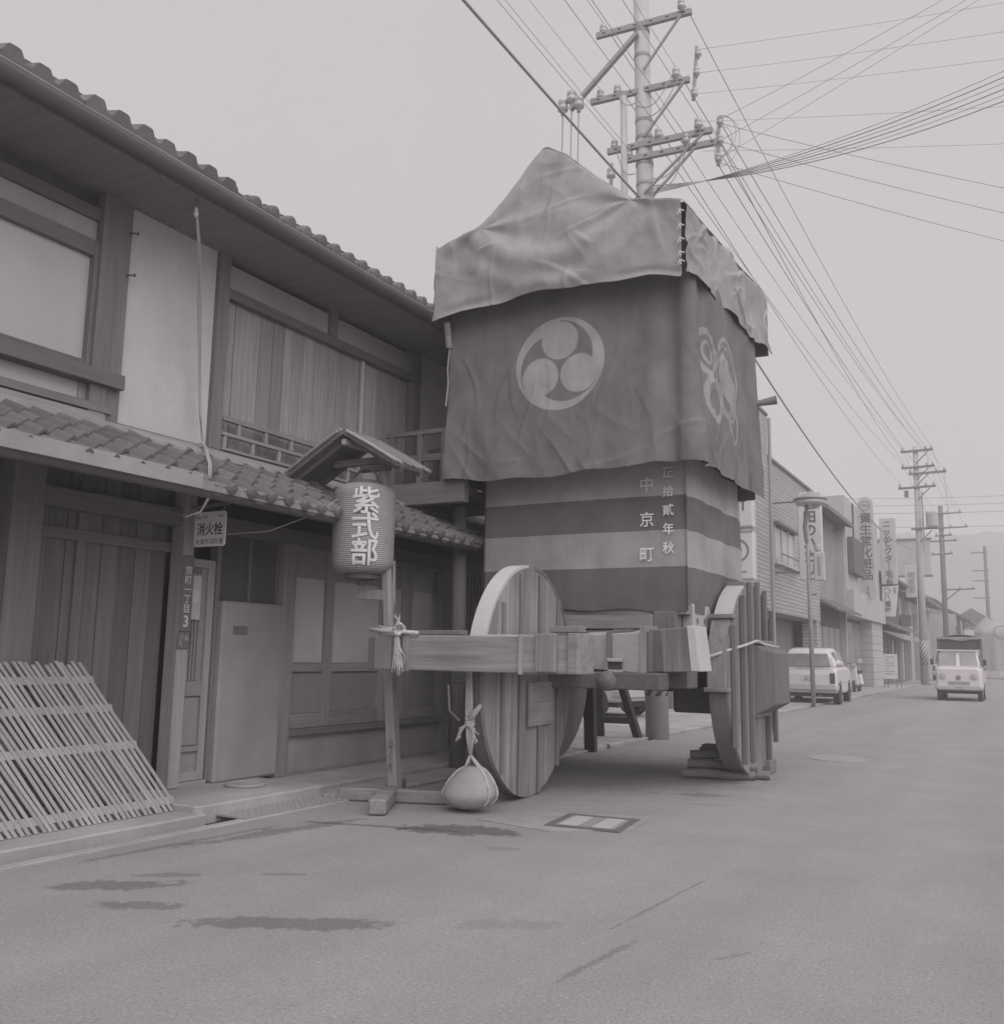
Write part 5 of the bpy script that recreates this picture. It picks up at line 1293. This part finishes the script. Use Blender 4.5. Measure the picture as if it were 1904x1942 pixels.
text('lettering', vert('明星堂'), .4, (-5.53, 57.985, 5.6), 'ink_mid', s4)
s5 = thing('hanging_sign', (-5.4, 62, 2.6), 'narrow white sign half hidden by the transformer pole', 'sign')
bx('panel', 'sign_white', s5, -5.6, -5.25, 61.5, 61.6, 2.9, 4.9); text('lettering', vert('ぐすり'), .35, (-5.42, 61.49, 4.3), 'ink', s5)
B5 = thing('billboard_house', (X, 70, 0), 'pale far house carrying a big blank billboard above its eaves', 'building')
bx('wall', 'far_wall', B5, -14, X-.1, 64.3, 78, 0, 4.9)
bx('front', 'far_grey', B5, X-.1, X+.2, 66, 72, 0, 4.2)
MB().hexa([(X+1.0, 64.3, 4.9), (-10, 64.3, 6.2), (-10, 78.2, 6.2), (X+1.0, 78.2, 4.9), (X+1.0, 64.3, 5.1), (-10, 64.3, 6.4), (-10, 78.2, 6.4), (X+1.0, 78.2, 5.1)]).build('roof', 'tile', B5)
bx('billboard', 'far_wall', B5, -9.8, -5.4, 70, 70.2, 7.0, 9.4)
bx('billboard_rim', 'steel_dk', B5, -9.9, -5.3, 69.9, 70.25, 9.401, 9.52); bx('billboard_rim', 'steel_dk', B5, -9.9, -5.3, 69.9, 70.25, 6.88, 6.999)
for y in (66, 69.5, 73): bx('window', 'glass_car', B5, X-.105, X-.06, y, y+1.4, 2.8, 4.2)
B6 = thing('corner_house', (-5, 84, 0), 'far house with dark porch and sloping tiled roof past the wooden pole', 'building')
bx('wall', 'far_wall', B6, -14, -4.6, 80, 92, 0, 4.8)
MB().hexa([(-3.6, 80, 4.2), (-8, 80, 6.6), (-8, 92, 6.6), (-3.6, 92, 4.2), (-3.6, 80, 4.4), (-8, 80, 6.8), (-8, 92, 6.8), (-3.6, 92, 4.4)]).build('roof', 'tile', B6)
bx('porch', 'far_dark', B6, -4.61, -4.0, 79.9, 80.1, 0, 3.9); bx('post', 'far_wall', B6, -4.3, -4.2, 79.6, 79.7, 0, 4.3)
bx('lamp_box', 'sign_white', B6, -4.1, -3.4, 79.5, 79.6, 3.2, 3.6)
far = [(-4.2, 95, 4, 6, 10, 'far_wall', 'pale far house standing past the covered far float'), (-12, 96, 9, 9.2, 14, 'far_grey', 'taller grey far building behind the corner house'), (6.5, 60, 9, 7, 30, 'far_grey', 'row house on the far side of the street beyond the truck')]
for x, y, w, h, dp, mt, lab in far[:2]:
    b = thing('far_house', (x, y, 0), lab, 'house')
    bx('wall', mt, b, x-w/2, x+w/2, y, y+dp, 0, h*.75)
    MB().prism([(x-w/2-.4, y-.3, h*.75), (x+w/2+.4, y-.3, h*.75), (x, y-.3, h)], (0, dp+.6, 0)).build('roof', 'tile', b)
    for k in range(3): bx('window', 'glass_car', b, x-w/2+.5+k*w/3.4, x-w/2+1.3+k*w/3.4, y-.03, y-.002, h*.4, h*.6)
# second float far off under a pale cloth
F2 = thing('covered_float', (-1.8, 84, 0), 'far festival float shrouded in pale gathered cloth with round crest', 'festival float')
def drape(u, w):
    a = 2*math.pi*u; rx, ry = 2.0, 1.6; fl = 1+.10*w+.04*math.sin(a*14)*w
    z = 4.9-4.3*w - (.5*abs(math.sin(a))*(1-w)**4); top = .25 if w < .02 else 1
    k = min(1, .35+w*2.2)
    return (-1.9+rx*math.cos(a)*fl*k, 84+ry*math.sin(a)*fl*k, z)
MB().grid(drape, 96, 24).build('shroud', 'far_cloth', F2, smooth=True)
MB().lathe((-1.7, 82.32, 3.55), [(.5, 0), (.5, -.03), (.4, -.03), (.4, 0)], 28, axis='y', cap=False).build('crest', 'far_grey', F2)
for x in (-3.2, -.6): MB().lathe((x, 83.5, .6), [(.6, 0), (.6, .2)], 24, axis='x').build('wheel', 'far_dark', F2)

# notice board on thin legs
nb = thing('notice_board', (-5.33, 45.3, 0), 'white leaning notice board on thin legs before the tiled pillar', 'notice board')
MB().hexa([(-5.62, 45.3, .42), (-5.05, 45.3, .42), (-5.05, 45.34, .42), (-5.62, 45.34, .42), (-5.6, 45.45, 1.5), (-5.04, 45.45, 1.5), (-5.04, 45.49, 1.5), (-5.6, 45.49, 1.5)]).build('board', 'sign_white', nb)
for x, y in ((-5.6, 45.28), (-5.08, 45.28), (-5.5, 45.75), (-4.95, 45.75)): MB().bar((x, y, 0), (x, y+.05, .45), .03).build('leg', 'steel_dk', nb)
for z, w in ((1.36, .36), (1.22, .18), (1.1, .4), (.98, .38), (.86, .16), (.74, .4), (.62, .4)):
    yy = 45.3+(z-.42)*.139-.006; bx('print_line', 'ink_mid', nb, -5.55, -5.55+w, yy, yy+.002, z, z+.025)

# ================================================================ VEHICLES
def wheel_part(root, x, y, r, w, side):
    t = MB().lathe((x, y, r), [(r*.55, 0), (r*.96, .0), (r, .03), (r, w-.03), (r*.96, w), (r*.55, w)], 24, axis='x').build('wheel', 'rubber', root, smooth=False)
    MB().lathe((x+(w-.03 if side > 0 else -.0), y, r), [(r*.6, 0), (r*.55, .035), (r*.2, .02), (.02, .03)], 20, axis='x').build('rim', 'chrome', t)
    return t
def loft(sections, n=28):
    """sections: (y, halfwidth_bottom, halfwidth_top, z0, z1, corner) -> rounded box rings"""
    m = MB(); vs = []; rings = []
    for (y, wb, wt, z0, z1, c) in sections:
        P = []
        for sx, sz in ((1, -1), (1, 1), (-1, 1), (-1, -1)):
            w = wb if sz < 0 else wt; z = z0 if sz < 0 else z1
            for k in range(4):
                a = k/3*math.pi/2
                if (sx, sz) == (1, -1): dx, dz = math.sin(a)*1-1, -math.cos(a)+1
                if (sx, sz) == (1, 1): dx, dz = math.cos(a)-1, math.sin(a)-1
                if (sx, sz) == (-1, 1): dx, dz = -(math.sin(a)-1), math.cos(a)-1
                if (sx, sz) == (-1, -1): dx, dz = -(math.cos(a)-1), -(math.sin(a)-1)
                P.append((sx*w+dx*c, y, z+dz*c))
        vs += P; rings.append(len(P))
    K = rings[0]; fs = []
    for i in range(len(sections)-1):
        for k in range(K): fs.append((i*K+k, i*K+(k+1) % K, (i+1)*K+(k+1) % K, (i+1)*K+k))
    fs += [tuple(range(K-1, -1, -1)), tuple(range((len(sections)-1)*K, len(sections)*K))]
    return m.add(vs, fs)
def shift(m, x, y, z=0):
    m.v = [(a+x, b+y, c+z) for a, b, c in m.v]; return m
def wagon(label, group):
    r = thing('parked_car', (0, 0, 0), label, 'car', group)
    loft([(0, .70, .71, .36, .80, .06), (.03, .735, .735, .32, .90, .08), (.10, .745, .75, .30, .985, .08), (.6, .755, .765, .27, 1.0, .08), (2.6, .755, .765, .26, 1.0, .08), (3.5, .75, .74, .28, .93, .09), (3.66, .70, .68, .34, .86, .1)]).build('body', 'paint_white', r, smooth=False)
    loft([(.09, .72, .71, .93, .99, .02), (.13, .71, .63, .95, 1.26, .07), (.19, .71, .575, .96, 1.40, .10), (.36, .71, .56, .97, 1.475, .12), (.9, .72, .57, .97, 1.52, .13), (1.5, .72, .57, .97, 1.52, .13), (1.95, .72, .555, .97, 1.47, .12), (2.15, .71, .545, .96, 1.40, .1), (2.62, .70, .62, .95, 1.0, .02)]).build('cabin', 'paint_white', r, smooth=False)
    MB().hexa([(-.60, .055, 1.01), (.60, .055, 1.01), (.60, .13, 1.01), (-.60, .13, 1.01), (-.51, .105, 1.35), (.51, .105, 1.35), (.51, .2, 1.35), (-.51, .2, 1.35)]).build('rear_window', 'glass_car', r, bevel=.012)
    for s in (-1, 1):
        for y0, y1, t0, t1 in ((.5, 1.25, .55, 1.22), (1.32, 2.2, 1.32, 1.98)):
            a = [(s*.712, y0, 1.02), (s*.712, y1, 1.02), (s*.60, t1, 1.4), (s*.60, t0, 1.4)]
            MB().hexa([(x-.012*s, y, z) for x, y, z in a]+[(x+.012*s, y, z) for x, y, z in a]).build('side_window', 'glass_car', r)
        bx('tail_lamp', 'lamp_red', r, min(s*.57, s*.70), max(s*.57, s*.70), -.02, .06, .56, .84, bevel=.01)
        for yy in (.62, 2.86): wheel_part(r, (.60 if s > 0 else -.74), yy, .29, .14, s)
        bx('door_handle', 'chrome', r, min(s*.76, s*.785), max(s*.76, s*.785), 1.35, 1.5, .88, .905)
        bx('side_trim', 'chrome', r, min(s*.758, s*.77), max(s*.758, s*.77), .2, 3.4, .565, .585)
        for yy in (.62, 2.86):
            MB().lathe((.715*s-(.0 if s > 0 else .05), yy, .3), [(.33, 0), (.33, .05)], 24, axis='x').build('wheel_arch', 'black', r)
    MB().hexa([(-.62, 2.28, 1.0), (.62, 2.28, 1.0), (.62, 2.3, 1.0), (-.62, 2.3, 1.0), (-.55, 2.2, 1.40), (.55, 2.2, 1.40), (.55, 2.22, 1.40), (-.55, 2.22, 1.40)]).build('windscreen', 'glass_car', r)
    loft([(-.10, .72, .72, .40, .53, .03), (-.04, .775, .775, .38, .54, .04), (.18, .785, .785, .39, .53, .03)]).build('bumper', 'chrome', r)
    loft([(3.55, .77, .77, .40, .52, .03), (3.74, .7, .7, .40, .52, .03)]).build('bumper', 'chrome', r)
    bx('underbody', 'black', r, -.62, .62, .15, 3.4, .2, .33)
    MB().tube([(.3, .0, .24), (.3, .6, .24)], .03, 8).build('exhaust', 'steel_dk', r)
    bx('tailgate_seam', 'ink_mid', r, -.66, .66, -.004, .003, .925, .935)
    bx('number_plate', 'sign_white', r, -.18, .18, -.012, .0, .6, .78)
    text('plate_lettering', '滋 44', .06, (0, -.0135, .74), 'ink', r); text('plate_lettering', '29-25', .1, (0.01, -.0135, .66), 'ink', r, bold=.003)
    text('painted_lettering', 'サ木船石卸店ハカリ', .085, (0, .04, .965), 'ink_mid', r)
    return r
c1 = wagon('small white estate car parked by the street lamp, rear showing', 'parked cars')
c1.location = (-5.25, 26.85, .0); c1.rotation_euler.z = R(3)
c2 = copy_tree(c1); c2['label'] = 'white car parked in the lot behind the float, seen under it'
c2.location = (-6.55, 17.6, .03); c2.rotation_euler.z = R(80)
vn = copy_tree(c1); vn['label'] = 'pale parked van far off beside the transformer pole'; vn.name = 'parked_van'; vn['category'] = 'van'
vn.location = (-4.55, 66, .0); vn.rotation_euler.z = R(0); vn.scale = (1, 1, 1.15)

# small truck coming down the street
K = thing('small_truck', (-1.92, 33, 0), 'small white truck with canvas covered bed driving up the road', 'truck')
cx, cy = -1.92, 33.0
def ks(m): return shift(m, cx, cy)
ks(loft([(0, .60, .58, .34, .98, .08), (.05, .64, .63, .32, 1.02, .1), (.9, .65, .65, .32, 1.04, .08), (1.35, .65, .65, .34, 1.04, .06)])).build('cab_body', 'paint_white', K)
ks(loft([(.12, .60, .54, 1.02, 1.06, .02), (.32, .62, .55, 1.02, 1.52, .08), (1.1, .62, .56, 1.02, 1.55, .08), (1.3, .62, .56, 1.02, 1.50, .06)])).build('cab_roof', 'paint_white', K)
for x0, x1 in ((-.53, -.05), (.05, .53)):
    MB().hexa([(cx+x0*1.05, cy+.12, 1.08), (cx+x1*1.05, cy+.12, 1.08), (cx+x1*1.05, cy+.15, 1.08), (cx+x0*1.05, cy+.15, 1.08), (cx+x0*.95, cy+.27, 1.46), (cx+x1*.95, cy+.27, 1.46), (cx+x1*.95, cy+.30, 1.46), (cx+x0*.95, cy+.30, 1.46)]).build('windscreen', 'glass_car', K, bevel=.008)
bx('dashboard', 'black', K, cx-.5, cx+.5, cy+.2, cy+.3, 1.03, 1.1)
bx('roof_edge', 'sign_white', K, cx-.62, cx+.62, cy+.24, cy+.32, 1.53, 1.575, bevel=.01)
for s in (-1, 1):
    MB().lathe((cx+s*.44, cy-.01, .76), [(.09, 0), (.09, -.03), (.02, -.04)], 20, axis='y').build('headlamp', 'porcelain', K)
    for yy in (.45, 2.3): wheel_part(K, cx+(.5 if s > 0 else -.64), cy+yy, .25, .14, s)
    bx('mirror', 'black', K, cx+s*.74-.05, cx+s*.74+.05, cy+.1, cy+.13, 1.1, 1.28)
    bx('mirror_arm', 'steel_dk', K, min(cx+s*.6, cx+s*.74), max(cx+s*.6, cx+s*.74), cy+.12, cy+.14, 1.12, 1.14)
    bx('side_window', 'glass_car', K, cx+s*.615-.01, cx+s*.615+.01, cy+.4, cy+1.1, 1.08, 1.44)
MB().lathe((cx, cy-.005, .72), [(.07, 0), (.07, -.02), (.02, -.025)], 20, axis='y').build('emblem', 'ink_mid', K)
ks(loft([(-.08, .62, .62, .36, .46, .03), (-.02, .67, .67, .35, .47, .03), (.2, .67, .67, .35, .47, .03)])).build('bumper', 'chrome', K)
bx('grille', 'steel', K, cx-.3, cx+.3, cy-.015, cy+.02, .5, .6)
bx('chassis', 'black', K, cx-.5, cx+.5, cy+.3, cy+2.9, .22, .36)
bx('bed', 'paint_dull', K, cx-.66, cx+.66, cy+1.4, cy+3.0, .55, .95)
bx('bed_opening_shade', 'void', K, cx-.6, cx+.6, cy+1.42, cy+1.46, 1.58, 1.92)  # dark sheet stands in for the shade under the canvas
def canv(u, w):
    x = -.66+1.32*u; y = 1.38+1.65*w; return (cx+x, cy+y, 1.98+.10*math.sin(math.pi*u)-.03*abs(math.sin(w*math.pi*3))+.015*fn(x*5, y*5))
MB().grid(canv, 24, 24).build('canvas_roof', 'canvas', K, smooth=True, solid=.02)
for s in (-1, 1):
    MB().grid(lambda u, w: (cx+s*(.66+.02*math.sin(u*20)), cy+1.38+1.65*u, 1.99-1.05*w), 24, 10).build('canvas_side', 'canvas', K, smooth=True, solid=.01)
    MB().bar((cx+s*.62, cy+1.4, .95), (cx+s*.62, cy+1.4, 1.98), .03).build('hoop', 'steel_dk', K)
MB().grid(lambda u, w: (cx-.66+1.32*u, cy+1.36+.015*math.sin(u*15), 2.0-.1*w+.03*math.sin(u*9)*w), 24, 4).build('canvas_flap', 'canvas', K, smooth=True, solid=.01)
text('plate_lettering', '43-18', .07, (cx, cy-.095, .41), 'ink', K)

# scooter parked at the shop front
sc = thing('scooter', (-5.75, 38.5, 0), 'scooter with round headlamp parked past the white estate car', 'scooter')
for y in (38.0, 39.2):
    MB().lathe((-5.8, y, .24), [(.14, 0), (.24, .01), (.24, .09), (.14, .1)], 20, axis='x').build('wheel', 'rubber', sc)
loft_m = shift(loft([(38.7, .12, .1, .3, .62, .05), (39.0, .2, .15, .25, .7, .06), (39.45, .12, .08, .35, .6, .05)]), -5.75, 0); loft_m.build('rear_body', 'paint_white', sc)
shift(loft([(37.9, .14, .05, .3, .95, .03), (38.1, .16, .08, .25, 1.0, .03)]), -5.75, 0).build('leg_shield', 'paint_white', sc)
bx('floor_board', 'steel_dk', sc, -5.9, -5.6, 38.1, 38.75, .27, .32); bx('seat', 'black', sc, -5.87, -5.63, 38.75, 39.4, .72, .82, bevel=.03)
MB().tube([(-6.0, 38.15, 1.08), (-5.75, 38.05, 1.04), (-5.5, 38.15, 1.08)], .02, 8).build('handlebar', 'steel_dk', sc)
MB().lathe((-5.75, 37.95, 1.0), [(.1, 0), (.1, -.08), (.02, -.1)], 18, axis='y').build('headlamp', 'porcelain', sc)
MB().lathe((-5.52, 38.05, 1.18), [(.09, 0), (.09, -.02), (.01, -.025)], 18, axis='y').build('mirror', 'sign_white', sc)

# ================================================================ HILL AND HAZE
hm = MB()
def hill(u, w):
    x = -330+520*u; y = 330+120*w
    h = 40*math.exp(-((x+40)/120)**2)+28*math.exp(-((x+190)/90)**2)+30*math.exp(-((x-110)/110)**2)
    h *= math.sin(math.pi*min(1, w*1.15+.0)) if w < .87 else math.sin(math.pi*min(1, w*1.15))
    return (x, y, -1+h*(1+.15*fn(x*.03, y*.03))+2.2*abs(fn(x*.2, y*.2))*min(1, h/8))
hm.grid(hill, 140, 30).build('hill', 'hill', kind='structure', smooth=True)
hz = MB().box(-420, 420, -50, 480, -2.4, 52).build('haze', 'hill', kind='stuff')
hz.data.materials.clear()
hmz = bpy.data.materials.new('haze air'); hmz.use_nodes = True; nt_ = hmz.node_tree; nt_.nodes.clear()
ov = nt_.nodes.new('ShaderNodeOutputMaterial'); pvn = nt_.nodes.new('ShaderNodeVolumePrincipled')
pvn.inputs['Color'].default_value = (.97, .95, .96, 1); pvn.inputs['Density'].default_value = 0.0043; pvn.inputs['Anisotropy'].default_value = 0.2
nt_.links.new(pvn.outputs[0], ov.inputs['Volume']); hz.data.materials.append(hmz)
hz.display_type = 'WIRE'
